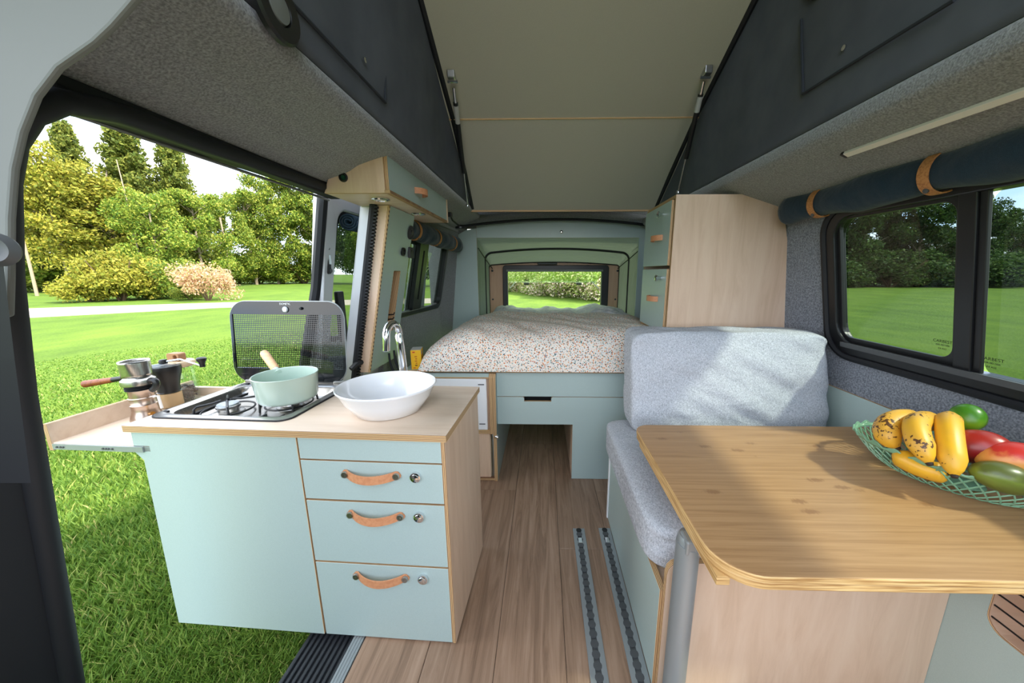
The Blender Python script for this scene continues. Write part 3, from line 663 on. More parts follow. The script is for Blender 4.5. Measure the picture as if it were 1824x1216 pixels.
# hob
hob = thing('gas_hob', 'stainless steel two-burner gas hob with dotted black glass lid', 'hob', tuple(KM @ Vector((-.6, .18, .5965))), KR)
hm = KM.copy()
def hp(x, y, z): return tuple(KM @ Vector((x, y, z)))
def hobmesh(mb): mb.v = [tuple(KM @ Vector(q)) for q in mb.v]; return mb
zt = .5965
oR, iR = rrect(HX0, HX1, HY0, HY1, .03, 8), rrect(HX0 + .014, HX1 - .014, HY0 + .014, HY1 - .014, .03, 8)
iR2 = rrect(HX0 + .026, HX1 - .026, HY0 + .024, HY1 - .024, .032, 8); iR3 = rrect(HX0 + .040, HX1 - .040, HY0 + .036, HY1 - .036, .03, 8)
hb = MB(); nn_ = len(oR)
lay = [(oR, zt), (oR, zt + .004), (iR, zt + .006), (iR2, zt + .001), (iR2, zt - .004), (iR3, zt - .024)]
hb.add([(q[0], q[1], z) for l, z in lay for q in l], [(k * nn_ + i, k * nn_ + (i + 1) % nn_, (k + 1) * nn_ + (i + 1) % nn_, (k + 1) * nn_ + i) for k in range(len(lay) - 1) for i in range(nn_)] + [tuple(5 * nn_ + i for i in range(nn_))])
hobmesh(hb).build('tray', m_steel, hob, smooth=True, auto=50)
hobmesh(MB().ring(rrect(HX0 - .003, HX1 + .003, HY0 - .003, HY1 + .003, .032, 8), rrect(HX0 + .004, HX1 - .004, HY0 + .004, HY1 - .004, .028, 8), PZ_, zt, zt + .003)).build('gasket', m_rubber, hob)
zb = zt - .024
def burner(cx, cy):
    b = hobmesh(MB().lathe([(.036, 0), (.034, .006), (.024, .008), (.022, .016), (.027, .018), (.027, .024), (.02, .027), (0, .028)], (cx, cy, zb), 28)).build('burner', m_steel, hob, smooth=True)
    hobmesh(MB().lathe([(.0255, .0245), (.024, .029), (0, .030)], (cx, cy, zb), 24)).build('burner_cap', m_alu, b, smooth=True)
    for k in range(4):
        a = R(45 + 90 * k); ca, sa = math.cos(a), math.sin(a)
        hobmesh(MB().tube([(cx + ca * .012, cy + sa * .012, zb + .040), (cx + ca * .03, cy + sa * .03, zb + .036), (cx + ca * .062, cy + sa * .062, zb + .034), (cx + ca * .068, cy + sa * .068, zb + .028), (cx + ca * .070, cy + sa * .070, zb + .001)], .0028, 7)).build('pan_support', m_black, b, smooth=True)
    ring = [(cx + .058 * math.cos(2 * math.pi * k / 32), cy + .058 * math.sin(2 * math.pi * k / 32), zb + .012) for k in range(32)]
    hobmesh(MB().tube(ring, .0026, 6, closed=True)).build('support_ring', m_black, b, smooth=True)
burner(-.66, .135); burner(-.525, .19)
for kx in (-.512, -.462):
    hobmesh(MB().lathe([(.013, 0), (.012, .010), (.0, .012)], (kx, .086, zb), 16).box(kx - .002, kx + .002, .078, .094, zb + .010, zb + .020)).build('gas_knob', m_alu_d, hob, smooth=True)
for px_, py_ in ((HX0 + .02, HY0 + .03), (HX0 + .03, HY1 - .02), (HX1 - .02, HY1 - .03)):
    hobmesh(MB().box(px_ - .006, px_ + .006, py_ - .004, py_ + .004, zt + .003, zt + .008)).build('rubber_stop', m_rubber, hob, bevel=.002)
# lid: black border + dotted field, standing at the back and leaning slightly
lx0, lx1, lz0, lz1 = -.822, -.432, .004, .268
def lidP(off=0):
    return lambda q, t: tuple(KM @ Vector((q[0], .322 + q[1] * .10 + t, zt + .002 + q[1])))
LP = lidP()
lid = MB().ring(rrect(lx0, lx1, lz0, lz1, .055, 10), corners(lx0 + .008, lx1 - .008, lz0 + .045, lz1 - .042, 10), LP, 0, .005)
lid = lid.build('lid_border', m_lidblack, hob)
lid['label'] = 'black glass lid border'
MB().add([LP(q, .0025) for q in ((lx0 + .008, lz0 + .045), (lx1 - .008, lz0 + .045), (lx1 - .008, lz1 - .042), (lx0 + .008, lz1 - .042))], [(0, 1, 2, 3)]).build('lid_dots', m_lid, hob)
lrim = [LP(q, .0025) for q in rrect(lx0, lx1, lz0, lz1, .055, 10)]
MB().tube(lrim, .0022, 6, closed=True).build('lid_rim', m_alu, hob, smooth=True)
lm = KM.to_3x3(); ax_x = lm @ Vector((1, 0, 0)); ax_z = lm @ Vector((0, .0995, .995)); ax_n = ax_x.cross(ax_z)
def lidmt(x, z):
    mt = Matrix((ax_x, ax_z, ax_n)).transposed().to_4x4(); mt.translation = Vector(LP((x, z), -.0012)); return mt
text('DOMETIC', 'lid_lettering', m_white, hob, .0085, lidmt(-.627, .260))
MB().lathe([(.010, 0), (.010, .002), (.008, .003), (.0078, .001), (0, .001)], LP((-.627, .242), -.001), 20, axis=tuple(ax_n)).build('lid_grommet', m_alu, hob)
MB().lathe([(.0075, 0), (.007, .003), (0, .0035)], LP((-.627, .242), -.002), 20, axis=tuple(ax_n)).build('lid_button', m_white, hob)
MB().lathe([(.005, 0), (.004, .005), (0, .006)], LP((-.573, .246), -.001), 14, axis=tuple(ax_n)).build('lid_buffer', m_rubber, hob)
for xx in (-.76, -.455): hobmesh(MB().box(xx - .018, xx + .018, .312, .330, zt, zt + .014)).build('lid_hinge', m_steel, hob, bevel=.003)

# saucepan
pc = Vector((-.718, .902, .6085))
pot = thing('saucepan', 'pale mint saucepan with a wooden handle on the hob', 'saucepan', tuple(pc))
MB().lathe([(0, 0), (.062, 0), (.068, .003), (.0715, .010), (.077, .071), (.0785, .073), (.077, .0745), (.075, .073), (.069, .010), (.060, .005), (0, .005)], pc, 48).build('pan_body', m_pot, pot, smooth=True)
hd_ = Vector((-.78, .62, 0)).normalized(); hs = pc + hd_ * .075 + Vector((0, 0, .062)); he = pc + hd_ * .205 + Vector((0, 0, .102))
MB().tube([hs - hd_ * .002, hs + (he - hs) * .16], .009, 10).build('handle_ferrule', m_pot, pot, smooth=True)
MB().tube([hs + (he - hs) * t for t in (.15, .2, .5, .9, .98, 1)], [.0095, .0115, .012, .0125, .011, .006], 14).build('handle', m_beech, pot, smooth=True)

# countertop basin and tap
sc = Vector((-.412, .858, .597))
snk = thing('wash_basin', 'white oval ceramic countertop basin on the worktop', 'basin', tuple(sc))
prof = [(0, 0), (.075, 0), (.082, .003), (.108, .040), (.120, .066), (.1235, .070), (.1215, .073), (.117, .070), (.104, .042), (.080, .012), (.05, .007), (0, .006)]
MB().lathe(prof, sc, 56, sx=1.02, sy=.98).build('bowl', m_ceramic, snk, smooth=True, auto=80)
MB().lathe([(.016, .0065), (.015, .009), (0, .0095)], sc, 20).build('drain', m_chrome, snk, smooth=True)
tb_ = Vector((-.428, 1.005, .5968))
tap = thing('tap', 'chrome swan-neck tap behind the white basin', 'tap', tuple(tb_))
MB().lathe([(.024, 0), (.024, .006), (.020, .012), (.0, .012)], tb_, 24).build('tap_base', m_chrome, tap, smooth=True)
path = [tb_ + Vector((0, 0, .01)), tb_ + Vector((-.001, -.001, .08)), tb_ + Vector((-.003, -.002, .145)), tb_ + Vector((-.005, -.004, .175))]
c0 = tb_ + Vector((-.010, -.032, .180)); dvec = Vector((.10, .58, 0)).normalized() * .032
for k in range(0, 11):
    a = math.pi * k / 10; path.append(c0 + dvec * math.cos(a) + Vector((0, 0, .036 * math.sin(a))))
path += [c0 - dvec + Vector((-.001, -.001, -.02)), c0 - dvec + Vector((-.002, -.002, -.036))]
MB().tube(path, [.0125, .012, .0115, .011] + [.0105] * 11 + [.0105, .0105], 18).build('spout', m_chrome, tap, smooth=True)
MB().lathe([(.0105, 0), (.009, -.002), (0, -.002)], c0 - dvec + Vector((-.002, -.002, -.036)), 16).build('aerator', m_alu, tap)

# coffee things on the side tray
TZ = .5425
def up_at(u, v, y, z=TZ): p = onY(u, v, y); return Vector((p[0], y, z))
mk = up_at(252, 700, .905)
mo = thing('moka_pot', 'stainless steel stovetop coffee maker with wooden side handle on the tray', 'coffee maker', tuple(mk))
MB().lathe([(0, 0), (.033, 0), (.034, .004), (.031, .016), (.027, .026), (.0265, .044), (.028, .046), (.0265, .048), (.0265, .062), (.0285, .064), (.0285, .067), (.0265, .069), (.0265, .088), (.029, .092)], mk, 32).build('boiler', m_moka, mo, smooth=True)
for zz in (.090, .095, .100): MB().lathe([(.028, 0), (.0305, .0012), (.0305, .0028), (.028, .004)], mk + Vector((0, 0, zz)), 28).build('gasket_ring', m_rubber, mo, smooth=True)
MB().lathe([(.027, .104), (.035, .106), (.036, .112), (.035, .120), (.030, .124), (.028, .128), (.0275, .134)], mk, 32).build('collar', m_steel, mo, smooth=True)
jug = MB()
def jugf(i, j):
    a = 2 * math.pi * i; r = .0298 + .0005 * j; d = max(0, math.cos(a - R(-70))) ** 10
    return (mk[0] + (r + .009 * d * j) * math.cos(a), mk[1] + (r + .009 * d * j) * math.sin(a), mk[2] + .130 + .044 * j + .002 * d * j - .004 * (1 - d) * 0)
jug.grid(40, 8, jugf, wrap=True)
jo = jug.build('pouring_cup', m_steel, mo, smooth=True); s = jo.modifiers.new('solid', 'SOLIDIFY'); s.thickness = .001; s.offset = 1
MB().lathe([(.028, .132), (0, .133)], mk, 24).build('cup_floor', m_steel, mo)
hdir = (onY(160, 682, .90) - onY(225, 672, .905)); hdir = Vector(hdir).normalized()
h0 = mk + Vector((-.030, 0, .124)); 
MB().tube([h0, h0 + hdir * .014], .004, 8).build('handle_stem', m_chrome, mo)
MB().tube([h0 + hdir * .012, h0 + hdir * .042], [.0065, .0075], 12).build('handle_collar', m_black, mo, smooth=True)
MB().tube([h0 + hdir * .040, h0 + hdir * .095, h0 + hdir * .122], [.0075, .0092, .0102], 12).build('side_handle', m_walnut, mo, smooth=True)
MB().tube(bez(mk + Vector((.033, 0, .115)), mk + Vector((.055, 0, .125)), mk + Vector((.058, 0, .10)), mk + Vector((.036, -.002, .088)), 10), .008, 8).build('grip', m_black, mo, smooth=True)
MB().tube([mk + Vector((.026, -.012, .020)), mk + Vector((.042, -.018, .024))], .0055, 8).build('safety_valve', M('brass', srgb(206, 160, 90), .3, 1), mo, smooth=True)
MB().tube([mk + Vector((.027, .004, .066)), mk + Vector((.040, .006, .067)), mk + Vector((.043, .006, .03))], .0035, 8).build('drip_arm', m_white, mo)

gk = up_at(303, 700, 1.0)
gr = thing('coffee_grinder', 'black and clear hand coffee grinder with crank beside the hob', 'coffee grinder', tuple(gk))
MB().lathe([(0, 0), (.028, 0), (.030, .003), (.029, .05), (.026, .052)], gk, 28).build('grounds_cup', m_clear, gr, smooth=True)
MB().lathe([(0, .002), (.027, .002), (.027, .046), (0, .047)], gk, 24).build('ground_coffee', M('pale_tan_band', srgb(208, 172, 128), .6), gr, smooth=True)
MB().lathe([(.026, .048), (.0265, .056), (.026, .066), (.030, .088), (.036, .108), (.0385, .122), (.038, .132), (.035, .134), (0, .134)], gk, 32).build('hopper', m_black, gr, smooth=True)
MB().lathe([(.0385, .132), (.0385, .137), (.034, .141), (0, .142)], gk, 32).build('lid', m_clear, gr, smooth=True)
MB().lathe([(.0095, .138), (.0105, .146), (.008, .152), (0, .153)], gk, 16).build('axle_nut', m_black, gr, smooth=True)
ce = Vector(onY(361, 652, 1.03))
MB().tube([gk + Vector((0, 0, .1445)), Vector((gk[0] * .55 + ce[0] * .45, 1.012, gk[2] + .150)), ce], .003, 8).build('crank', m_chrome, gr, smooth=True)
MB().lathe([(.007, -.002), (.007, .006), (.008, .012), (.0125, .020), (.013, .026), (.010, .029), (0, .030)], ce, 18).build('crank_knob', m_black, gr, smooth=True)

jk = up_at(326, 690, 1.045)
ja = thing('coffee_jar', 'glass jar of coffee beans with a wooden lid behind the grinder', 'jar', tuple(jk))
MB().lathe([(0, 0), (.036, 0), (.0385, .004), (.0385, .124), (.037, .126), (.0365, .124), (.0365, .006), (0, .004)], jk, 32).build('glass_body', m_clear, ja, smooth=True)
MB().lathe([(.036, .118), (.041, .124), (.042, .130), (.039, .136), (0, .137)], jk, 32).build('lid', m_walnut and M('ash_lid', srgb(214, 188, 156), .5), ja, smooth=True)
kn = MB().ring(rrect(jk[0] - .020, jk[0] + .020, jk[2] + .137, jk[2] + .163, .006, 4), rrect(jk[0] + .002, jk[0] + .013, jk[2] + .143, jk[2] + .157, .005, 4), PY_, jk[1] - .012, jk[1] + .012)
kn.build('lid_knob', M('oak_knob', srgb(168, 122, 84), .5), ja, bevel=.002)
bn = MB()
for k in range(150):
    a, r, z = random.random() * 6.28, .031 * math.sqrt(random.random()), .006 + .042 * random.random()
    d = Vector((random.gauss(0, 1), random.gauss(0, 1), random.gauss(0, .5))).normalized()
    c = jk + Vector((r * math.cos(a), r * math.sin(a), z)); bn.tube([c - d * .0055, c - d * .003, c + d * .003, c + d * .0055], [.0012, .0036, .0036, .0012], 5)
bo = bn.build('coffee_beans', m_bean, ja, smooth=True); bo['kind'] = 'stuff'

# ================================================================== LEFT WALL FITTINGS
# overhead locker
lk = thing('overhead_locker', 'small plywood overhead locker with mint flap above the switch panel', 'locker', (-.6, 1.15, 1.207))
LY0, LY1 = 1.15, 1.83
LPY = [(-.692, 1.208), (-.50, 1.208), (-.50, 1.322), (-.545, 1.300), (-.59, 1.278), (-.645, 1.248), (-.676, 1.236)]
LPY = [(-.692, 1.208), (-.502, 1.208), (-.502, 1.312), (-.55, 1.294), (-.588, 1.276), (-.622, 1.246), (-.676, 1.222)]
MB().prism([(-.700, 1.207), (-.503, 1.207), (-.503, 1.326), (-.668, 1.288)], 'y', LY0, LY0 + .013, 0, 1).build('end_panel', [m_birch, m_plyy], lk, bevel=.001)
MB().prism([(-.692, 1.207), (-.503, 1.207), (-.503, 1.318), (-.60, 1.28)], 'y', LY1 - .013, LY1, 0, 1).build('end_panel', [m_birch, m_plyy], lk)
MB().box(-.698, -.503, LY0 + .013, LY1 - .013, 1.207, 1.219, 0, 1, 'z').build('floor_panel', [m_birch_h, m_plyz], lk)
dflap = MB().box(-.503, -.490, LY0 + .004, LY1 - .004, 1.217, 1.324, 0, 1, 'x').build('flap_door', [m_mint, m_plyx], lk, bevel=.001)
MB().box(-.505, -.488, LY0, LY1, 1.207, 1.216).build('edge_rail', m_plyx, lk)
MB().box(-.505, -.487, LY1 - .012, LY1 + .002, 1.207, 1.325).build('end_trim', m_birch, lk)
lh = onX(745, 343, -.49)
hl = MB()
hy, hz = lh[1], lh[2]
rows = []
for i in range(13):
    t = i / 12; y = hy - .042 + .084 * t; e = math.sin(math.pi * t) ** .6
    rows.append([(-.489 + .032 * e, y, hz - .011), (-.489 + .032 * e, y, hz + .011), (-.486 + .032 * e, y, hz + .011), (-.486 + .032 * e, y, hz - .011)])
vs = [p for r in rows for p in r]; fs = [(0, 1, 2, 3), (51, 50, 49, 48)]
for i in range(12):
    for k in range(4): fs.append((4 * i + k, 4 * i + 4 + k, 4 * i + 4 + (k + 1) % 4, 4 * i + (k + 1) % 4))
hl.add(vs, fs).build('handle', m_leather, dflap, smooth=True)
MB().lathe([(.005, 0), (.005, .003), (0, .004)], (-.487, hy - .036, hz), 12, axis=(1, 0, 0)).build('rivet', m_chrome, dflap)
MB().lathe([(.014, 0), (.014, .004), (.010, .005), (.009, .002), (0, .002)], onY(612, 316, LY0), 22, axis=(0, -1, 0)).build('socket', m_black, lk, smooth=True)
MB().lathe([(.008, .002), (.006, .005), (0, .005)], onY(612, 316, LY0), 16, axis=(0, -1, 0)).build('socket_lens', m_green, lk)
for u, v in ((678, 354), (745, 380)):
    p = onZ(u, v, 1.206); sp_ = MB().lathe([(.030, 0), (.030, -.003), (.022, -.006), (.020, -.003), (0, -.003)], p, 26).build('downlight', m_chrome, lk, smooth=True)
    MB().lathe([(.019, -.0035), (0, -.004)], p, 20).build('lens', m_white, sp_)
# wire and small reading lamp at the rear of the locker
rl = thing('reading_lamp', 'small black gooseneck lamp on the felt lining behind the locker', 'lamp', tuple(onX(800, 380, -.56)))
a, b, c = onY(801, 382, 1.95), onY(806, 392, 2.0), onY(820, 404, 2.12)
MB().box(a[0] - .012, a[0] + .012, 1.94, 1.965, a[2] - .012, a[2] + .012).build('mount', m_black, rl, bevel=.003)
MB().tube([a, b, (b + c) / 2, c], .005, 8).build('arm', m_black, rl, smooth=True)
MB().lathe([(.030, 0), (.030, -.010), (.024, -.013), (0, -.013)], c, 24).build('head', m_black, rl, smooth=True)
MB().lathe([(.022, -.0132), (0, -.014)], c, 20).build('lens', m_trimgrey, rl)

# mint switch panel (leaning with the body) with a slot
sw = thing('switch_panel', 'leaning mint panel with plywood edge, sockets and a tall slot behind the tap', 'panel', (-.70, 1.35, .55))
def leanP(q, t): return (lean(q[1]) + t, q[0], q[1])
MB().ring(corners(1.35, 1.60, .553, 1.205), rrect(1.455, 1.525, .70, .965, .006), leanP, -.040, 0, 0, 1).build('board', [m_mint, m_plyx], sw, weld=True)
slab(MB(), -.042, .0005, 1.345, 1.3505, .553, 1.205).build('front_edge', m_birch, sw)
slab(MB(), -.006, .001, 1.3435, 1.352, .553, 1.205).build('edge_veneer', m_plyx, sw)
slab(MB(), -.05, -.041, 1.45, 1.53, .69, .975).build('slot_back', M('slot_wood', srgb(150, 104, 80), .6), sw)
for zz in (.755, .775): MB().tube([(lean(zz) - .03, 1.47, zz), (lean(zz) + .015, 1.475, zz + .003), (lean(zz) + .02, 1.475, zz + .012)], .003, 6).build('hook', m_black, sw)
def disc(u, v, r, prof, mat, name, parent=sw):
    # intersect the leaning plane
    d = ray(u, v); z = .9
    for _ in range(30):
        p = onX(u, v, lean(z) + .001); z = p[2]
    return MB().lathe(prof, p, 24, axis=(1, 0, -.212)).build(name, mat, parent, smooth=True), p
disc(731, 414, .03, [(.030, 0), (.030, .004), (.024, .008), (.022, .003), (.012, .004), (.010, .010), (0, .011)], m_dgrey, 'light_switch')
disc(717, 448, .02, [(.018, 0), (.018, .008), (.013, .009), (.012, .003), (0, .003)], m_black, 'usb_socket')
o_, p_ = disc(730, 450, .02, [(.015, .010), (.013, .012), (.012, .004), (0, .004)], m_black, 'power_socket')
MB().box(p_[0] - .002, p_[0] + .011, p_[1] - .024, p_[1] + .024, p_[2] - .024, p_[2] + .024).build('socket_plate', m_dgrey, o_, bevel=.003)
# two black cables below the panel
cb = thing('cable_pair', 'two black cables hanging below the mint switch panel', 'cable', (-.70, 1.5, .53))
for k, (u0, v0, u1, v1) in enumerate(((695, 650, 706, 666), (704, 645, 716, 664))):
    a, b = onY(u0, v0, 1.48), onY(u1, v1, 1.46)
    MB().tube(bez(a + np.array([-.01, .02, .05]), a, (a + b) / 2 + np.array([-.01, 0, 0]), b + np.array([.01, 0, -.02]), 8), .005, 8).build('cable', m_rubber, cb, smooth=True)

# rolled blind over the left rear window
def blind(name, label, pts, r, straps, strap_r, mat=m_cork, out=1):
    t = thing(name, label, 'blind', pts[0], group='navy rolled blinds')
    P = [Vector(p) for p in pts]; n = 40; ring_n = 18; mb = MB(); vs = []
    tot = P[-1] - P[0]
    def rad(s_, a):
        d = min([abs(s_ - q) for q in straps] + [1]); pin = .82 + .18 * min(1, d / .09)
        e = min(1, min(s_, 1 - s_) / .025) ** .5 if min(s_, 1 - s_) < .025 else 1
        return r * pin * (.35 + .65 * e) * (1 + .05 * math.sin(a * 3 + s_ * 23) + .03 * math.sin(a * 2 - s_ * 60))
    def fn(i, j):
        a = 2 * math.pi * i; c = P[0] + tot * j; q = rad(j, a)
        return (c.x + q * math.cos(a), c.y, c.z + q * math.sin(a) * 1.1)
    mb.grid(ring_n, 70, fn, wrap=True)
    mb.f.append(tuple(i * 70 for i in range(ring_n))); mb.m.append(0); mb.f.append(tuple(i * 70 + 69 for i in range(ring_n))); mb.m.append(0)
    mb.build('roll', m_denim, t, smooth=True, auto=70)
    for q in straps:
        c = P[0] + tot * q; rr = r * .90
        sv = []; m_ = 26
        for k in range(m_ + 1):
            a = R(70) + out * R(230) * k / m_ if out > 0 else R(110) - R(230) * k / m_
            sk = .035 * (k / m_ - .35) * (1 if out > 0 else 1)
            for ww in (-.012, .012):
                for th in (0, .003): sv.append((c.x + (rr + th) * math.cos(a), c.y + ww + sk * 0, c.z + (rr + th) * math.sin(a) * 1.1))
        fs = []
        for k in range(m_):
            b0, b1 = 4 * k, 4 * k + 4
            for x_, y_ in ((0, 1), (1, 3), (3, 2), (2, 0)): fs.append((b0 + x_, b0 + y_, b1 + y_, b1 + x_))
        st_ = MB().add(sv, fs).build('strap', mat, t, smooth=True, auto=50)
        a = R(200) if out > 0 else R(-20)
        MB().lathe([(.006, 0), (.006, .003), (0, .004)], (c.x + (rr + .003) * math.cos(a + R(35) * out), c.y, c.z + (rr + .003) * math.sin(a + R(35) * out) * 1.1), 12, axis=(math.cos(a), 0, math.sin(a))).build('stud', m_alu_d, st_)
    return t
blind('rolled_blind', 'rolled navy blind with leather straps above the large right window', [(.912, 1.385, 1.182), (.902, .02, 1.182)], .044, [.135, .385], .04, m_cork, 1)
blind('rolled_blind', 'rolled navy blind above the rear left window beside the bed', [(-.648, 1.60, 1.165), (-.605, 2.50, 1.145)], .046, [.16, .48, .82], .04, m_cork, -1)
# LED strip in the right roof shelf
a, b = Vector((.768, .96, 1.2525)), Vector((.800, .30, 1.2425))
ls = thing('light_strip', 'slim pale light strip set in the right roof shelf', 'light strip', tuple(a))
def barbox(a, b, w, h, name, mat, par):
    d = (b - a).normalized(); s_ = Vector((.9, 0, -.43)); s_ = (s_ - d * s_.dot(d)).normalized(); u_ = d.cross(s_).normalized()
    vs = [p + s_ * i * w + u_ * j * h for p in (a, b) for i, j in ((-1, -1), (1, -1), (1, 1), (-1, 1))]
    return MB().add(vs, [(0, 1, 2, 3), (7, 6, 5, 4), (0, 4, 5, 1), (1, 5, 6, 2), (2, 6, 7, 3), (3, 7, 4, 0)]).build(name, mat, par, bevel=.001)
barbox(a, b, .008, .004, 'diffuser', M('strip_diffuser', srgb(226, 222, 210), .5), ls)
barbox(a + Vector((0, .008, 0)), a, .009, .004, 'end_cap', m_black, ls)

# ================================================================== BED AREA
BY = 1.458
bb = thing('bed_base', 'mint bed base with a drawer, hand slot and open arch over the floor', 'bed base', (.2, BY, 0))
MB().box(-.62, .98, BY - .004, 2.62, .522, .532, 0, 1, 'z').build('platform', [m_mint, m_plyz], bb)
MB().box(-.205, .98, BY, BY + .014, .4105, .521, 0, 1, 'y').build('upper_rail', [m_mint, m_plyy], bb)
sl0, sl1 = -.082, .040
LPN = [(-.205, .408), (-.205, .276), (.139, .276), (.139, .002), (.98, .002), (.98, .408), (sl1 + .006, .408), (sl1, .402), (sl1, .387), (sl0, .387), (sl0, .402), (sl0 - .006, .408)]
MB().prism(LPN, 'y', BY, BY + .014, 0, 1).build('drawer_front', [m_mint, m_plyy], bb)
MB().box(sl0 - .03, sl1 + .03, BY + .05, BY + .055, .30, .41).build('slot_shade', m_black, bb)  # black plate paints the dark seen through the hand slot
MB().box(.139, .153, BY + .014, 2.6, .002, .40).build('inner_side', m_birch, bb)
MB().box(-.205, .139, 2.58, 2.6, .002, .40).build('inner_back', m_dgrey, bb)  # dark grey paints in the shade under the bed
# rear-left cabinet under the platform
rc = thing('fridge_cabinet', 'low plywood cabinet with a white door beside the bed base', 'cabinet', (-.42, 1.44, 0))
MB().prism([(1.430, .002), (1.430, .505), (1.445, .5205), (2.55, .5205), (2.55, .002)], 'x', -.221, -.206, 0, 1).build('side_panel', [m_mint, m_plyx], rc)
MB().prism([(1.428, .24), (1.428, .505), (1.443, .5215), (1.47, .5215), (1.47, .24)], 'x', -.236, -.2215, 0, 1).build('edge_board', [m_birch, m_plyx], rc)
MB().box(-.62, -.236, 1.445, 1.455, .5035, .521).build('top_rail', m_mint, rc)
MB().box(-.62, -.238, 1.44, 1.452, .4985, .5035).build('ply_lip', m_plyz, rc)
wd_ = MB().box(-.60, -.248, 1.438, 1.450, .255, .497).build('white_door', m_white, rc, bevel=.003)
for zz in (.283, .470): MB().box(-.285, -.258, 1.4355, 1.4375, zz, zz + .004).build('hinge_slot', m_alu_d, wd_)
MB().box(-.62, -.236, 1.436, 1.452, .238, .252, 0, 0).build('shelf_edge', m_plyz, rc)
MB().box(-.62, -.240, 1.445, 1.455, .014, .237).build('lower_panel', m_birch, rc)
MB().box(-.62, -.222, 1.436, 1.452, .002, .013).build('plinth', m_plyz, rc)
MB().box(-.63, -.238, 1.456, 1.50, .004, .52).build('carcass', m_birch, rc)
kp = onX(881, 778, -.2055)
MB().lathe([(.006, 0), (.006, .006), (.010, .012), (.009, .016), (0, .017)], kp, 14, axis=(1, 0, 0)).build('knob', m_chrome, rc, smooth=True)
# duvet
dv = MB(); nu, nv = 120, 90
def duv(i, j):
    x0, x1, y0, y1 = -.548, .66, 1.428, 2.52
    a, b = 2 * i - 1, 2 * j - 1
    p = 5.0
    ex = (1 - abs(a) ** 7) ** (1 / 2.0) if abs(a) < 1 else 0
    ey = (1 - abs(b) ** 9) ** (1 / 2.2) if abs(b) < 1 else 0
    x = x0 + (x1 - x0) * i; y = y0 + (y1 - y0) * j
    h = .172 * ex ** .8 * ey
    xx = x + (.0 if ey > .5 else .0); 
    w = fbm(x * 1.6, y * 1.3, .4) * .014 * ex * ey + fbm(x * 3, y * 2.3, 2.2) * .006 * ex * ey
    sag = -.014 * max(0, (y - 1.7) / .8) - .016 * math.exp(-((x - .30) / .28) ** 2 - ((y - 2.3) / .5) ** 2) + .012 * math.exp(-((x - .5) / .15) ** 2)
    left = 1 - .16 * math.exp(-((a + 1) / .25) ** 2)
    return (x, y, .534 + h * left + (w + sag) * (1 if h > .05 else 0))
dv.grid(nu, nv, duv)
dvo = dv.build('duvet', m_floral, smooth=True, auto=180); tag(dvo, 'puffy cream duvet with small orange and teal flowers on the bed', 'duvet')
mtm = MB().box(-.50, .62, 1.50, 3.12, .532, .56).build('mattress', m_sheet, bevel=.01); tag(mtm, 'thin pale mattress under the floral duvet', 'mattress')
shm = MB()
def shf(i, j):
    x = -.46 + 1.16 * i; y = 2.42 + .68 * j
    e = min(1, min(i, 1 - i) / .06) * min(1, j / .12 + .35) * min(1, (1 - j) / .12)
    h = .086 + .018 * fbm(x * 2.3, y * 2.0, 1.1) + .010 * fbm(x * 5, y * 4.4, 3) + .030 * math.exp(-((x - .48) / .14) ** 2) + .012 * math.exp(-((x + .30) / .10) ** 2)
    return (x, y, .562 + h * max(0, e) ** .6)
shm.grid(90, 50, shf)
sho = shm.build('crumpled_blanket', m_sheet, smooth=True, auto=180); tag(sho, 'crumpled pale grey blanket below the open rear window', 'blanket')
# yellow box
yb = onZ(737, 656, .533)
yx = thing('yellow_box', 'small yellow cardboard box with red print beside the duvet', 'box', (-.60, 1.52, .533), R(12))
MB().box(-.022, .022, -.035, .035, 0, .088).build('carton', m_ybox, yx, local=True, bevel=.001)
MB().box(-.0215, .0215, -.0345, .0345, .088, .0886).build('top_face', m_cardtop, yx, local=True)
for k, (z0, z1, mm) in enumerate(((.076, .081, m_red), (.006, .009, m_red))): MB().box(-.014, -.004, -.0356, -.035, z0, z1).build('print', mm, yx, local=True)
for k in range(7): MB().box(.022, .0226, -.028, .028 - .01 * (k % 3), .012 + k * .007, .0145 + k * .007).build('print', m_yprint, yx, local=True)
MB().box(.022, .0226, -.028, -.008, .066, .082).build('print', m_cardtop, yx, local=True)
for k in range(5): MB().box(-.006 + .003 * (k % 2), .004, -.0356, -.035, .016 + k * .010, .021 + k * .010).build('print', M('brown_print', srgb(120, 84, 20), .6) if k == 0 else m_yprint, yx, local=True)
yx.location = (yb[0] + .012, yb[1] + .02, .533)
# rear mint surround
RY = 2.60
rs = thing('wall_rear', 'mint board surround of the rear opening', 'wall', (.1, RY, .6), kind='structure')
pl = [onY(u, v, RY) for u, v in ((855, 409), (866, 600), (797, 600), (815, 425))]
MB().prism([(-.488, .50), (-.488, 1.272), (-.56, 1.262), (-.68, 1.20), (-.74, .80), (-.755, .50)], 'y', RY, RY + .012, 0, 1).build('side_board', [m_mint, m_plyx], rs)
MB().prism([(-.486, 1.205)] + [(.76, 1.205)] + [(x, 1.325 - .05 * ((x - .1) / .7) ** 2) for x in np.linspace(.76, -.486, 16)], 'y', RY - .004, RY + .010, 0, 1).build('top_board', [m_mint, m_plyx], rs)
MB().box(.70, 1.0, RY, RY + .012, .5, 1.28).build('side_board', [m_mint], rs)
MB().lathe([(.011, 0), (.011, .006), (.006, .008), (0, .008)], onY(1000, 413, RY - .004), 16, axis=(0, -1, 0)).build('latch', m_chrome, rs, smooth=True)
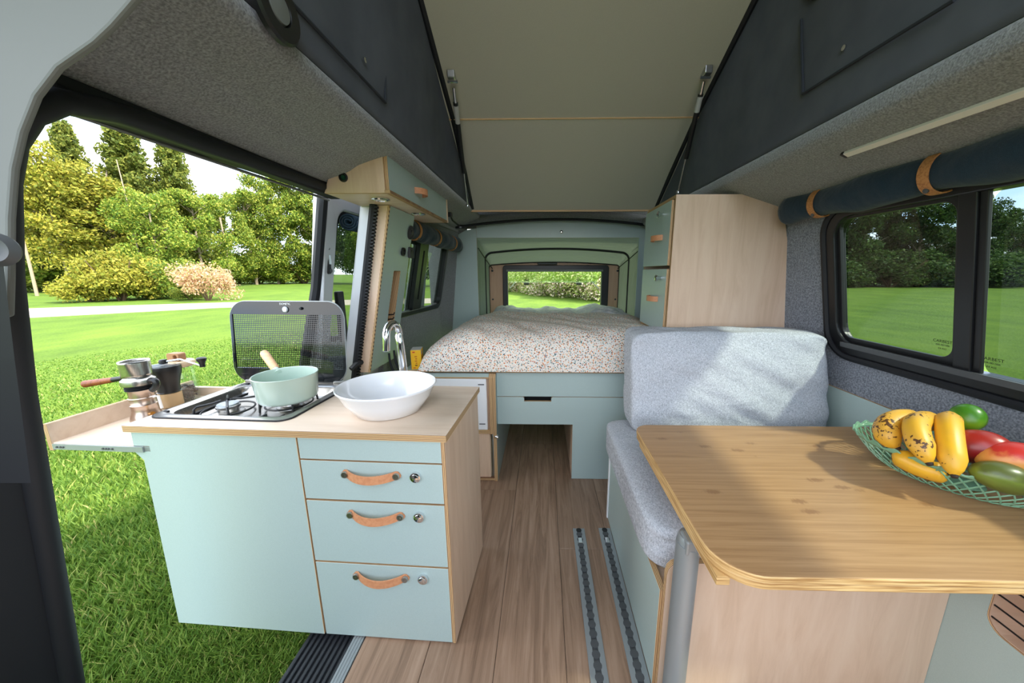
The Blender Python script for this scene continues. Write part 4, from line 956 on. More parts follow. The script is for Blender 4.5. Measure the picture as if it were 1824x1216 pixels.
# tail tent
tt = thing('tail_tent', 'grey fabric tail tent, coloured green for lawn bounce, on a black hoop behind the bed', 'tent', (.1, 2.9, .6))
def loop(pts_px, Y): return [onY(u, v, Y) for u, v in pts_px]
def hoop(x0, x1, zt_, z0, r, bow, n=9):
    pts = [(x0, z0), (x0, (z0 + zt_) / 2), (x0, zt_ - r)]
    for k in range(1, n): a = math.pi * .5 * k / n; pts.append((x0 + r - r * math.cos(a), zt_ - r + r * math.sin(a)))
    for t in np.linspace(0, 1, 13): pts.append((x0 + r + (x1 - x0 - 2 * r) * t, zt_ + bow * 4 * t * (1 - t)))
    for k in range(n - 1, 0, -1): a = math.pi * .5 * k / n; pts.append((x1 - r + r * math.cos(a), zt_ - r + r * math.sin(a)))
    pts += [(x1, zt_ - r), (x1, (z0 + zt_) / 2), (x1, z0)]
    return pts
TY = 2.95; BKY = 3.20
hA = hoop(-.50, .775, 1.235, .45, .02, .0)
tl_ = onY(863, 440, TY); tr_ = onY(1122, 440, TY)
hB = hoop(tl_[0], tr_[0], onY(1000, 447, TY)[2], .45, .07, .03)
bl_ = onY(871, 470, BKY); br_ = onY(1103, 470, BKY)
hC = hoop(bl_[0], br_[0], onY(1000, 471, BKY)[2], .45, .03, .025)
mbt = MB(); nn2 = len(hA)
lv = []
for s0, s1, ya, yb_ in ((hA, hB, RY + .012, TY), (hB, hC, TY, BKY)):
    for t in (np.linspace(0, 1, 7) if s0 is hA else np.linspace(0, 1, 7)[1:]):
        sag = .02 * math.sin(math.pi * t)
        lv.append([((1 - t) * p[0] + t * q[0], (1 - t) * ya + t * yb_, (1 - t) * p[1] + t * q[1] - (sag if 6 < k < nn2 - 6 else 0)) for k, (p, q) in enumerate(zip(s0, s1))])
mbt.add([p for l in lv for p in l], [(k * nn2 + i, k * nn2 + i + 1, (k + 1) * nn2 + i + 1, (k + 1) * nn2 + i) for k in range(len(lv) - 1) for i in range(nn2 - 1)])
mbt.build('tent_skin', m_tent, tt, smooth=True, auto=60)
MB().tube([(p[0], TY, p[1] - .012) for p in hB], .009, 8).build('hoop', m_rubber, tt, smooth=True)
MB().tube([(p[0], BKY - .01, p[1] - .004) for p in hC], .005, 6).build('rear_cord', m_rubber, tt, smooth=True)
for sA, sB, dx in ((-.488, bl_[0] + .03, 1), (.76, br_[0] - .03, -1)):
    q = onY(852 if dx > 0 else 1150, 442 if dx > 0 else 435, RY + .02)
    e_ = onY(877 if dx > 0 else 1100, 478, BKY - .03)
    MB().tube([q, (q + e_) / 2 + np.array([0, 0, -.004]), e_], .004, 6).build('stay_cord', m_rubber, tt)
    MB().lathe([(.010, 0), (.010, .01), (0, .012)], e_ + np.array([0, 0, -.02]), 10, axis=(0, -1, 0)).build('cord_hook', m_black, tt)
# rear ply panel and awning window
wlx0, wlx1 = onY(905, 520, BKY)[0], onY(1070, 520, BKY)[0]
wz1 = onY(990, 483, BKY)[2]; wz0 = .58
rp_ = thing('rear_panel', 'brown plywood rear board of the tail tent around the window', 'panel', (.1, BKY, .5))
po_ = [(q[0], q[1]) for q in hC]
n6 = 6
MB().ring(corners(bl_[0] + .002, br_[0] - .002, .45, onY(1000, 466, BKY)[2]), rrect(wlx0 - .012, wlx1 + .012, wz0 - .05, wz1 + .02, .03), PY_, BKY, BKY + .014).build('board', M('brown_birch', srgb(188, 152, 126), .5, noise=(6, srgb(178, 140, 114), (8, 1, 1), .35, .7, 4)), rp_)
for u in (878, 1096): MB().lathe([(.009, 0), (.007, .004), (0, .004)], onY(u, 533, BKY), 10, axis=(0, -1, 0)).build('screw', m_dgrey, rp_)
w3 = thing('window_3', 'open top-hinged rear window in a black frame', 'window', (.1, BKY, .6), kind='structure')
MB().ring(rrect(wlx0 - .045, wlx1 + .065, wz0 - .03, wz1 + .055, .03), rrect(wlx0, wlx1, wz0, wz1, .012), PY_, BKY - .025, BKY + .03).build('frame', m_black, w3, bevel=.006)
MB().box(wlx0 - .01, wlx1 + .01, BKY - .03, BKY + .0, wz1 - .004, wz1 + .016).build('blind_cassette', m_trimgrey, w3, bevel=.003)
# opened acrylic pane
hyv = BKY + .04; top_ = Vector((0, hyv, wz1 + .03)); bot_ = Vector((0, hyv + .42, onY(990, 503, hyv + .42)[2]))
n_ = Vector((0, -(bot_ - top_).z, (bot_ - top_).y)).normalized() * .012
vs = [(x_, p.y, p.z) for x_ in (wlx0 - .03, wlx1 + .03) for p in (top_, bot_, bot_ + n_, top_ + n_)]
MB().add(vs, [(0, 1, 2, 3), (7, 6, 5, 4), (0, 4, 5, 1), (1, 5, 6, 2), (2, 6, 7, 3), (3, 7, 4, 0)]).build('pane', m_acryl, w3)
for u in (938, 1031):
    d = bot_ + Vector((onY(u, 503, bot_.y)[0], -.01, -.008)); MB().box(d.x - .028, d.x + .028, d.y - .02, d.y + .02, d.z - .018, d.z + .010).build('catch', m_black, w3, bevel=.008)
for xs in (wlx0 + .015, wlx1 - .015):
    MB().tube([(xs, BKY + .01, wz1 - .16), (xs + (.04 if xs < 0.1 else -.04), BKY + .2, wz1 - .10), (xs + (.02 if xs < .1 else -.02), bot_.y - .06, bot_.z + .008)], .005, 6).build('stay', m_black, w3, smooth=True)
lt_ = MB().box(-.05, .13, BKY - .045, BKY - .03, wz1 + .058, wz1 + .076); lt_.build('blind_strap', m_black, w3, bevel=.006)

# ================================================================== RIGHT SIDE FURNITURE
tcb = thing('tall_cabinet', 'tall birch cabinet with two mint doors between bed and right window', 'cabinet', (.7, 1.54, .53))
def sz(z): return .96 + (z - .96) * 1.05
CX = .519
CP = [(CX, .534), (1.055, .534), (1.052, .70), (1.03, .79), (.98, 1.04), (.94, 1.20), (.912, 1.243), (.882, 1.256), (CX, 1.256)]
MB().prism(CP, 'y', 1.428, 1.440, 0, 1).build('side_panel', [m_birch, m_plyy], tcb)
MB().prism([(CX, .534), (1.02, .534), (1.0, .9), (.86, 1.23), (CX, 1.25)], 'y', 1.792, 1.804, 0, 1).build('side_panel', [m_birch, m_plyy], tcb)
MB().box(CX, .86, 1.440, 1.792, 1.244, 1.256, 0, 1, 'z').build('top_panel', [m_birch_h, m_plyz], tcb)
MB().box(CX, 1.02, 1.440, 1.792, .534, .546).build('bottom_panel', m_birch, tcb)
MB().box(CX, CX + .012, 1.440, 1.792, sz(.703), sz(.716)).build('shelf', m_plyz, tcb)
MB().box(CX - .0005, CX + .012, 1.440, 1.792, .546, sz(.703)).build('kick_board', m_mint, tcb)
for z0, z1, ku, kv, hu, hv in ((sz(.985), sz(1.226), 1182, 382, 1172, 425), (sz(.720), sz(.972), 1178, 495, 1164, 531)):
    d = MB().box(CX - .010, CX, 1.444, 1.788, z0, z1, 0, 1, 'x').build('door', [m_mint, m_plyx], tcb, bevel=.0008)
    kp = onX(ku, kv, CX - .010); MB().lathe([(.008, 0), (.007, .010), (.013, .020), (.0135, .025), (.010, .027), (0, .0275)], kp, 20, axis=(-1, 0, 0)).build('knob', m_chrome, d, smooth=True)
    hp_ = onX(hu, hv, CX - .012); rows = []; xs0 = CX - .010
    for i in range(13):
        t = i / 12; y = hp_[1] - .055 + .110 * t; e = math.sin(math.pi * t) ** .6
        rows.append([(xs0 - .028 * e, y, hp_[2] - .0115), (xs0 - .028 * e, y, hp_[2] + .0115), (xs0 - .003 - .028 * e, y, hp_[2] + .0115), (xs0 - .003 - .028 * e, y, hp_[2] - .0115)])
    vs = [p for r in rows for p in r]; fs = [(0, 1, 2, 3), (51, 50, 49, 48)]
    for i in range(12):
        for k in range(4): fs.append((4 * i + k, 4 * i + 4 + k, 4 * i + 4 + (k + 1) % 4, 4 * i + (k + 1) % 4))
    MB().add(vs, fs).build('handle', m_leather, d, smooth=True)
    MB().lathe([(.0055, 0), (.0055, .003), (0, .004)], (xs0 - .004, hp_[1] - .047, hp_[2]), 12, axis=(-1, 0, 0)).build('rivet', m_chrome, d)
# bench
bn_ = thing('bench', 'mint bench box under the grey seat cushion', 'bench', (.6, .9, 0))
MB().box(.262, .276, .637, 1.20, .002, .270, 0, 1, 'x').build('side_panel', [m_mint, m_plyx], bn_)
MB().box(.258, .275, 1.196, 1.208, .002, .300).build('edge_strip', m_white, bn_)
MB().box(.277, 1.05, .637, 1.195, .250, .262).build('seat_board', m_birch, bn_)
MB().box(.276, 1.0, 1.196, 1.208, .002, .256).build('end_panel', m_mint, bn_)
ep = [(.268, .002), (.268, .325), (.271, .340), (.279, .350), (.292, .355), (.8675, .355), (.8675, .002)]
MB().prism(ep, 'y', .622, .636, 0, 1).build('end_panel', [m_birch, m_plyy], bn_, bevel=.0006)
# cushions
def cushion(name, label, x0, x1, d0, d1, h0, h1, P, puff=.02, seed=0., wr=.006, rr=.035):
    mb = MB(); n = 30
    # superellipsoid-like soft box from a subdivided cube
    faces = []
    def soft(a, b, c):
        p = 12.0
        l = (abs(a) ** p + abs(b) ** p + abs(c) ** p) ** (1 / p); a, b, c = a / l, b / l, c / l
        w = wr * fbm(a * .9 + seed, c * .8 + b * .5, seed)
        k = puff * (1 - min(1, a * a)) * (1 - min(1, c * c))
        x = (x0 + x1) / 2 + (x1 - x0) / 2 * a; d = (d0 + d1) / 2 + ((d1 - d0) / 2 + k) * b + w * (1 if abs(b) > .3 else .3)
        h = (h0 + h1) / 2 + (h1 - h0) / 2 * c + w * .5
        return P(x, d, h)
    for ax in range(3):
        for sg in (-1, 1):
            def fn(i, j, ax=ax, sg=sg):
                q = [0, 0, 0]; q[ax] = sg; q[(ax + 1) % 3] = 2 * i - 1; q[(ax + 2) % 3] = 2 * j - 1
                return soft(*q)
            mb.grid(n, n, fn)
    o = mb.build(name, m_fabric, smooth=True, auto=180, weld=True)
    return o
sc_ = thing('seat_cushion', 'flat light grey fabric seat cushion on the bench', 'cushion', (.6, .98, .27))
c1 = cushion('cushion_body', '', .246, 1.03, .672, 1.285, .272, .392, lambda x, d, h: (x, d, h), .0, .3, .004)
c1.parent = sc_; c1.matrix_parent_inverse = Matrix.Translation(-Vector(sc_.location))
bc_ = thing('back_cushion', 'plump light grey fabric back cushion leaning against the tall cabinet', 'cushion', (.63, 1.2, .39))
def PB_(x, d, h):
    t = (h - .39) / .37
    return (x + .012 * (1 - t) * (1 if x > .6 else -1) * 0, d + .075 * t, h)
c2 = cushion('cushion_body', '', .318, 1.01, 1.125, 1.275, .388, .752, PB_, .028, 1.7, .011)
c2.parent = bc_; c2.matrix_parent_inverse = Matrix.Translation(-Vector(bc_.location))
# table
tz = .5
tbl = thing('table', 'bamboo table with rounded corners on a metal leg', 'table', (.6, .7, 0))
TX0, TX1, TY0, TY1 = .280, 1.035, .450, .985
def tabpoly():
    pts = []
    for cx, cy, r, a0 in ((TX1 - .02, TY0 + .02, .02, -90), (TX1 - .02, TY1 - .02, .02, 0), (TX0 + .045, TY1 - .045, .045, 90), (TX0 + .075, TY0 + .075, .075, 180)):
        for k in range(11): a = R(a0 + 9 * k); pts.append((cx + r * math.cos(a), cy + r * math.sin(a)))
    return pts
MB().prism(tabpoly(), 'z', tz - .013, tz, 0, 1).build('upper_layer', [m_bamboo, m_bamboo_e], tbl, bevel=.002)
MB().prism([(x + (.0015 if x < .6 else 0), y + (.0015 if y < .6 else 0)) for x, y in tabpoly()], 'z', tz - .026, tz - .0132, 0, 1).build('lower_layer', [m_bamboo_e, m_bamboo_e], tbl, bevel=.0015)
MB().box(.286, .308, .475, .93, tz - .043, tz - .0262).build('support_rail', m_bamboo_e, tbl, bevel=.001)
lg = MB().lathe([(.0215, 0), (.0215, .42), (.021, .424), (0, .424)], (.290, .59, .012), 32, sx=1, sy=1.25).build('leg', m_alu, tbl, smooth=True)
MB().lathe([(.027, 0), (.027, .012), (0, .012)], (.290, .59, .0), 24, sy=1.25).build('foot', m_black, lg, smooth=True)
hg = MB().box(.276, .304, .565, .60, .425, .4565).build('hinge', m_alu, tbl, bevel=.004)
MB().lathe([(.019, .424), (.020, .445), (.017, .452), (0, .452)], (.290, .59, .0), 24, sy=1.2).build('hinge_collar', m_alu, tbl, smooth=True)
MB().tube([(.301, .566, .438), (.301, .556, .438)], .006, 12).build('hinge_pin', m_chrome, hg, smooth=True)
# front right side cabinet with basket niche
nb = thing('niche_cabinet', 'mint side cabinet with a wire-fronted plywood niche under the table', 'cabinet', (.9, .3, 0))
nx = .868
ya, za = onX(1768, 1060, nx)[1], onX(1770, 1125, nx)[2]
MB().ring(corners(-.30, .636, .002, .455), rrect(.05, ya, za, .42, .03), PX_(), nx, nx + .012, 0, 1).build('panel', [m_mint, m_plyx], nb, weld=True)
MB().ring(rrect(.046, ya + .004, za - .004, .424, .03), rrect(.052, ya - .002, za + .002, .418, .028), PX_(), nx + .004, nx + .09).build('niche_lining', M('niche_wood', srgb(196, 166, 142), .55), nb)
MB().box(nx + .085, nx + .092, .04, ya + .01, za - .01, .43).build('niche_back', m_birch, nb)
for k in range(5): 
    zz = za + .022 + k * .0255; MB().tube([(nx + .006, .05, zz), (nx + .006, ya, zz)], .0017, 6).build('wire', m_black, nb)
# floor rails
def rail(x, y0, y1, name, lab):
    t = thing(name, lab, 'floor rail', (x, (y0 + y1) / 2, 0), group='aluminium floor rails')
    mb = MB().box(x - .022, x - .0075, y0, y1, 0, .0035).box(x + .0075, x + .022, y0, y1, 0, .0035)
    mb.build('rail_flange', m_alu, t, bevel=.0008)
    MB().box(x - .0075, x + .0075, y0, y1, 0, .0012).build('groove', m_alu_d, t)
    k = 0; y = y1 - .03
    while y > y0:
        MB().lathe([(.0108, 0), (.0108, .0008), (0, .0008)], (x, y, .0032), 14).build('lock_hole', m_alu_d, t); y -= .0255
    MB().lathe([(.010, 0), (.010, .001), (0, .001)], (x, y1 - .010, .0034), 14).build('end_hole', m_black, t)
    MB().box(x - .007, x + .007, y1 - .075, y1 - .05, .004, .007).build('stop_clip', m_chrome, t, bevel=.001)
rail(.140, .0, 1.136, 'floor_rail', 'perforated aluminium floor rail in the middle of the plank floor')
rail(.238, .0, 1.140, 'floor_rail', 'perforated aluminium floor rail running along the foot of the mint bench')
# gas struts
def strut(tu, tv, bu, bv, x, lab):
    top = None
    # top anchor lies on the upper ceiling board
    d = ray(tu, tv); n = np.array([0, -(PC[1] - PB[1]), PC[0] - PB[0]]); n = n / np.linalg.norm(n); p0 = np.array([0, PB[0], PB[1]])
    top = _c + d * (((p0 - _c) @ n) / (d @ n)); bot = onX(bu, bv, x)
    top = Vector(top) + Vector((0, 0, -.006)); bot = Vector(bot); ax = bot - top
    t = thing('gas_strut', lab, 'gas strut', tuple(bot), group='black gas struts')
    MB().tube([top + ax * .14, top + ax * .66], .0105, 12).build('cylinder', m_black, t, smooth=True)
    MB().tube([top + ax * .66, top + ax * 1.0], .0042, 10).build('rod', m_chrome, t, smooth=True)
    MB().tube([top + ax * .05, top + ax * .14], [.006, .0075], 10).build('end_rod', m_chrome, t, smooth=True)
    b_ = MB().box(top.x - .014, top.x + .014, top.y - .03, top.y + .012, top.z - .012, top.z + .016).build('bracket', m_steel, t, bevel=.003)
    MB().tube([top + Vector((-.02, 0, -.012)), top + Vector((.02, 0, -.012))], .006, 8).build('pivot_pin', m_chrome, b_)
    MB().lathe([(.009, -.006), (.010, 0), (.007, .008), (0, .009)], bot, 12).build('ball_joint', m_chrome, t, smooth=True)
    MB().tube([top + ax * .155 + Vector((0, 0, 0)), top + ax * .27], .0109, 12).build('paper_label', M('strut_label', srgb(176, 176, 172), .6), t, smooth=True)
    return t
strut(806, 136, 833, 366, -.435, 'black gas strut under the roof board on the left')
strut(1257, 128, 1208, 342, .672, 'black gas strut under the roof board on the right')

# ================================================================== FRUIT
bk = Vector((.922, .712, tz))
fb = thing('fruit_basket', 'oval sage green lattice fruit basket on the bamboo table', 'basket', tuple(bk))
AX, AY, ROT, HB = .172, .122, R(-50), .066
def bsk(th, t, dr=0):
    k = .58 + .42 * t ** .75; z = .003 + HB * t ** 1.25
    if t > .93: z += .004 * math.sin(th * 26) * (t - .93) / .07
    x, y = (AX * k + dr) * math.cos(th), (AY * k + dr) * math.sin(th)
    return Vector((bk.x + x * math.cos(ROT) - y * math.sin(ROT), bk.y + x * math.sin(ROT) + y * math.cos(ROT), bk.z + z))
MB().lathe([(.0, 0), (.58 * AX, .0), (.60 * AX, .003), (0, .0035)], (0, 0, 0), 40, sy=AY / AX)
bb_ = MB(); bb_.grid(60, 3, lambda i, j: bsk(i * 2 * math.pi, 0) * j / 2 + Vector((bk.x, bk.y, bk.z + .003)) * (1 - j / 2), wrap=True)
s_o = bb_.build('basket_floor', m_basket, fb, smooth=True); s_ = s_o.modifiers.new('solid', 'SOLIDIFY'); s_.thickness = .002; s_.offset = 0
lat = MB(); nl = 46; ns = 9
for k in range(nl):
    for sg in (-1, 1):
        pts = []
        for i in range(ns + 1):
            t = i / ns * .94; th = 2 * math.pi * k / nl + sg * (2 * math.pi / nl) * (i / ns) * 2.6
            pts.append(bsk(th, t))
        lat.tube(pts, .0017, 4, cap=False)
lat.build('lattice', m_basket, fb, smooth=True)
rim = MB(); rim.grid(208, 4, lambda i, j: bsk(i * 2 * math.pi, .90 + .10 * j), wrap=True)
ro = rim.build('rim', m_basket, fb, smooth=True, auto=80); s_ = ro.modifiers.new('solid', 'SOLIDIFY'); s_.thickness = .003; s_.offset = 0
MB().tube([bsk(2 * math.pi * k / 208, 1.0) for k in range(208)], .0024, 6, closed=True).build('rim_bead', m_basket, fb, smooth=True)
def fruit_banana(ctrl, r, label, roll=0):
    pts = bez(*ctrl, 22); t = thing('banana', label, 'banana', tuple(pts[11]), group='bananas in the basket')
    rr = [r * min(1, (.30 + .70 * min(1, (i / 21) / .16) ** .6)) * min(1, .30 + .70 * min(1, (1 - i / 21) / .14) ** .6) for i in range(22)]
    mb = MB(); P = [Vector(p) for p in pts]; vs = []; nrm = None; ng = 20
    for i, p in enumerate(P):
        tg = (P[min(i + 1, 21)] - P[max(i - 1, 0)]).normalized()
        if nrm is None: nrm = tg.orthogonal().normalized()
        nrm = (nrm - tg * nrm.dot(tg)).normalized(); bnv = tg.cross(nrm)
        for j in range(ng):
            a = 2 * math.pi * j / ng; q = rr[i] * (1 + .035 * math.cos(5 * a + roll)); vs.append(p + nrm * math.cos(a) * q + bnv * math.sin(a) * q)
    fs = [(i * ng + j, i * ng + (j + 1) % ng, (i + 1) * ng + (j + 1) % ng, (i + 1) * ng + j) for i in range(21) for j in range(ng)] + [tuple(range(ng)), tuple(21 * ng + j for j in range(ng))]
    mb.add(vs, fs); mb.build('skin', m_banana, t, smooth=True, auto=60)
    e0, e1 = P[0], P[-1]; d0, d1 = (P[0] - P[2]).normalized(), (P[-1] - P[-3]).normalized()
    MB().tube([e0 - d0 * .003, e0 + d0 * .004, e0 + d0 * .006], [r * .32, r * .30, r * .12], 10).build('tip', m_btip, t, smooth=True)
    MB().tube([e1 - d1 * .002, e1 + d1 * .005, e1 + d1 * .006], [r * .32, r * .24, r * .1], 10).build('tip', m_btip, t, smooth=True)
def W_(u, v, y): return Vector(onY(u, v, y))
fruit_banana([W_(1640, 752, .765), W_(1600, 738, .765), W_(1555, 752, .755), W_(1597, 797, .715)], .0235, 'spotted ripe banana at the left end of the fruit basket')
fruit_banana([W_(1672, 756, .755), W_(1635, 740, .735), W_(1612, 747, .705), W_(1655, 824, .645)], .0215, 'spotted banana in the middle of the three upright bananas')
fruit_banana([W_(1692, 748, .730), W_(1688, 742, .700), W_(1690, 780, .660), W_(1700, 846, .62)], .0205, 'yellow banana lying next to the red mango')
fruit_banana([W_(1690, 842, .655), W_(1660, 842, .675), W_(1625, 828, .69), W_(1592, 806, .72)], .021, 'banana lying low in the basket beneath the other bananas')
def fruit_mango(c, rx, ry, rz, rot, mat, name, label, cat, stem=True):
    t = thing(name, label, cat, tuple(c), 0)
    mb = MB(); E = rot.to_matrix() if hasattr(rot, 'to_matrix') else rot
    def fn(i, j):
        a = 2 * math.pi * i; p = math.pi * (j - .5); v = Vector((rx * math.cos(p) * math.cos(a) * (1 + .10 * math.sin(p)), ry * math.cos(p) * math.sin(a), rz * math.sin(p)))
        v.x += .10 * rx * math.sin(p) ** 2
        return Vector(c) + E @ v
    mb.grid(28, 18, fn, wrap=True); mb.build('skin', mat, t, smooth=True, auto=180, weld=True)
    if stem:
        v = Vector(c) + E @ Vector((.10 * rx, 0, rz)); d = (E @ Vector((0, 0, 1)))
        MB().tube([v - d * .002, v + d * .003], [.006, .004], 8).build('stem_scar', m_btip, t)
from mathutils import Euler
fruit_mango((.905, .672, .603), .036, .035, .050, Euler((R(20), R(78), R(-20))), m_mred, 'mango', 'dark red mango beside the bananas', 'mango', False)
fruit_mango((.922, .628, .600), .035, .034, .050, Euler((R(10), R(80), R(-25))), m_myel, 'mango', 'yellow mango with a red blush at the right of the basket', 'mango')
fruit_mango((.882, .608, .575), .029, .028, .045, Euler((R(0), R(100), R(-22))), m_mgrn, 'mango', 'green mango at the front of the basket', 'mango')
fruit_mango((.955, .738, .640), .029, .029, .032, Euler((R(0), R(65), R(30))), m_lime, 'lime', 'bright green lime at the back of the fruit basket', 'lime', False)

# ================================================================== OUTSIDE
def ground_mat():
    m, n, p, L = newmat('lawn_ground'); v = coords(n, L)
    a = N(n, 'ShaderNodeTexNoise', Scale=.9, Detail=8, Roughness=.7); L.new(coords(n, L, (1, .45, 1)), a.inputs['Vector'])
    b = N(n, 'ShaderNodeTexNoise', Scale=26, Detail=6, Roughness=.7); L.new(v, b.inputs['Vector'])
    c1_ = ramp(n, a.outputs['Fac'], [(.36, srgb(54, 82, 26)), (.5, srgb(80, 108, 34)), (.66, srgb(104, 126, 42))], L)
    c2_ = ramp(n, b.outputs['Fac'], [(.3, srgb(46, 72, 24)), (.65, srgb(108, 130, 52))], L)
    L.new(mixrgb(n, L, .5, c1_, c2_), p.inputs['Base Color']); p.inputs['Roughness'].default_value = .9; p.inputs['Specular IOR Level'].default_value = .1
    bumpit(n, L, p, b.outputs['Fac'], .6, .05); return m
gd = MB().box(-160, 160, -60, 200, GZ - .3, GZ).build('lawn', ground_mat()); tag(gd, 'wide green mown lawn around the van', 'lawn', kind='structure')
m_gravel = M('pale_gravel', srgb(150, 140, 128), .95, spec=.1, noise=(9, srgb(172, 162, 150), (1, 1, 1), .35, .65, 6), bump=(40, .3, .02))
near = [onZ(u, v, GZ) for u, v in ((-60, 572), (35, 567), (395, 548), (700, 541.5), (800, 539.5))]
far = [onZ(u, v, GZ) for u, v in ((-60, 553), (35, 550), (395, 539), (700, 532.5), (800, 531))]
n = len(near)
pv = [(p[0], p[1], GZ + z) for z in (.012, -.05) for p in list(near) + list(far)]
pf = []
for i in range(n - 1): pf += [(i, i + 1, n + i + 1, n + i), (2 * n + i, 3 * n + i, 3 * n + i + 1, 2 * n + i + 1), (i, 2 * n + i, 2 * n + i + 1, i + 1), (n + i, n + i + 1, 3 * n + i + 1, 3 * n + i)]
gp = MB().add(pv, pf).build('gravel_path', m_gravel); tag(gp, 'pale gravel path crossing the lawn before the trees', 'path', kind='structure')
# grass blades near the doorway
def blade_mat():
    m, n, p, L = newmat('grass_blades'); g = n.nodes.new('ShaderNodeNewGeometry')
    c = ramp(n, g.outputs['Random Per Island'], [(0, srgb(62, 92, 28)), (.5, srgb(90, 122, 42)), (.93, srgb(124, 146, 62)), (1, srgb(168, 160, 100))], L)
    L.new(c, p.inputs['Base Color']); p.inputs['Roughness'].default_value = .6; p.inputs['Specular IOR Level'].default_value = .25
    tr = n.nodes.new('ShaderNodeBsdfTranslucent'); L.new(c, tr.inputs['Color']); mx = n.nodes.new('ShaderNodeMixShader'); mx.inputs[0].default_value = .3
    L.new(p.outputs[0], mx.inputs[1]); L.new(tr.outputs[0], mx.inputs[2]); L.new(mx.outputs[0], n.nodes['Material Output'].inputs[0]); return m
def grass(nb_):
    u = rng.random(nb_); d = .35 + 8.5 * u ** 1.6           # distance beyond the sill
    th = R(85) * rng.random(nb_) + R(-5)
    x = -.72 - d * np.cos(th) * 1.0; y = .25 + d * np.sin(th) * 1.15 + rng.random(nb_) * .7 - .2
    clump = np.sin(x * 5.1 + 2 * np.sin(y * 3.3)) * np.sin(y * 4.7 + 1.5 * np.sin(x * 2.9))
    h = (.045 + .030 * rng.random(nb_) + .018 * clump) * (1.05 - d / 9.5); w = .0022 * (1 + .35 * d)
    a = rng.random(nb_) * 6.283; ln = h * (.3 + .5 * rng.random(nb_)); b = rng.random(nb_) * 6.283
    dx, dy = np.cos(a) * w, np.sin(a) * w; lx, ly = np.cos(b) * ln, np.sin(b) * ln
    V = np.zeros((nb_, 5, 3)); z0 = np.full(nb_, GZ)
    V[:, 0] = np.stack([x - dx, y - dy, z0], 1); V[:, 1] = np.stack([x + dx, y + dy, z0], 1)
    V[:, 2] = np.stack([x + dx * .8 + lx * .4, y + dy * .8 + ly * .4, z0 + h * .6], 1); V[:, 3] = np.stack([x - dx * .8 + lx * .4, y - dy * .8 + ly * .4, z0 + h * .6], 1)
    V[:, 4] = np.stack([x + lx, y + ly, z0 + h], 1)
    me = bpy.data.meshes.new('grass'); me.vertices.add(nb_ * 5); me.vertices.foreach_set('co', V.reshape(-1))
    base = (np.arange(nb_) * 5)[:, None]
    T = np.concatenate([base + np.array([[0, 1, 2]]), base + np.array([[0, 2, 3]]), base + np.array([[3, 2, 4]])], 1).reshape(-1)
    nt_ = nb_ * 3; me.loops.add(nt_ * 3); me.loops.foreach_set('vertex_index', T.astype(np.int32))
    me.polygons.add(nt_); me.polygons.foreach_set('loop_start', np.arange(nt_, dtype=np.int32) * 3)
    me.update(calc_edges=True); me.validate(); me.materials.append(blade_mat())
    o = bpy.data.objects.new('grass', me); COL.objects.link(o); return o
tag(grass(170000), 'blades of green lawn grass outside the side doorway', 'grass', kind='stuff')

# trees and shrubs
def leafmat(name, cols, trans=.3):
    m, n, p, L = newmat(name); g = n.nodes.new('ShaderNodeNewGeometry')
    k = len(cols); c = ramp(n, g.outputs['Random Per Island'], [(i / (k - 1), q) for i, q in enumerate(cols)], L)
    oi = n.nodes.new('ShaderNodeObjectInfo'); mr = N(n, 'ShaderNodeMapRange'); mr.inputs['To Min'].default_value = .8; mr.inputs['To Max'].default_value = 1.2
    L.new(oi.outputs['Random'], mr.inputs['Value']); sc__ = N(n, 'ShaderNodeVectorMath', operation='SCALE'); L.new(c, sc__.inputs[0]); L.new(mr.outputs[0], sc__.inputs['Scale'])
    L.new(sc__.outputs[0], p.inputs['Base Color']); p.inputs['Roughness'].default_value = .6; p.inputs['Specular IOR Level'].default_value = .2
    tr = n.nodes.new('ShaderNodeBsdfTranslucent'); L.new(sc__.outputs[0], tr.inputs['Color']); mx = n.nodes.new('ShaderNodeMixShader'); mx.inputs[0].default_value = trans
    L.new(p.outputs[0], mx.inputs[1]); L.new(tr.outputs[0], mx.inputs[2]); L.new(mx.outputs[0], n.nodes['Material Output'].inputs[0]); return m
lf_green = leafmat('leaf_green', [srgb(58, 88, 28), srgb(96, 120, 40), srgb(132, 144, 54), srgb(150, 150, 62)])
lf_yellow = leafmat('leaf_yellow_green', [srgb(112, 124, 40), srgb(150, 148, 52), srgb(176, 164, 66), srgb(110, 126, 48)])
lf_dark = leafmat('leaf_dark', [srgb(34, 56, 26), srgb(52, 78, 34), srgb(74, 98, 44), srgb(92, 110, 54)])
lf_pine = leafmat('leaf_pine', [srgb(74, 92, 36), srgb(104, 114, 46), srgb(134, 136, 58)])
lf_pink = leafmat('leaf_pink', [srgb(206, 160, 128), srgb(214, 176, 146), srgb(186, 150, 110), srgb(150, 150, 90)])
lf_flower = leafmat('leaf_flower', [srgb(108, 130, 56), srgb(132, 148, 70), srgb(164, 168, 104), srgb(222, 212, 190), srgb(226, 192, 178)])
m_bark = M('pale_bark', srgb(150, 136, 116), .9, noise=(6, srgb(104, 90, 74), (1, 1, .3), .4, .65, 4))
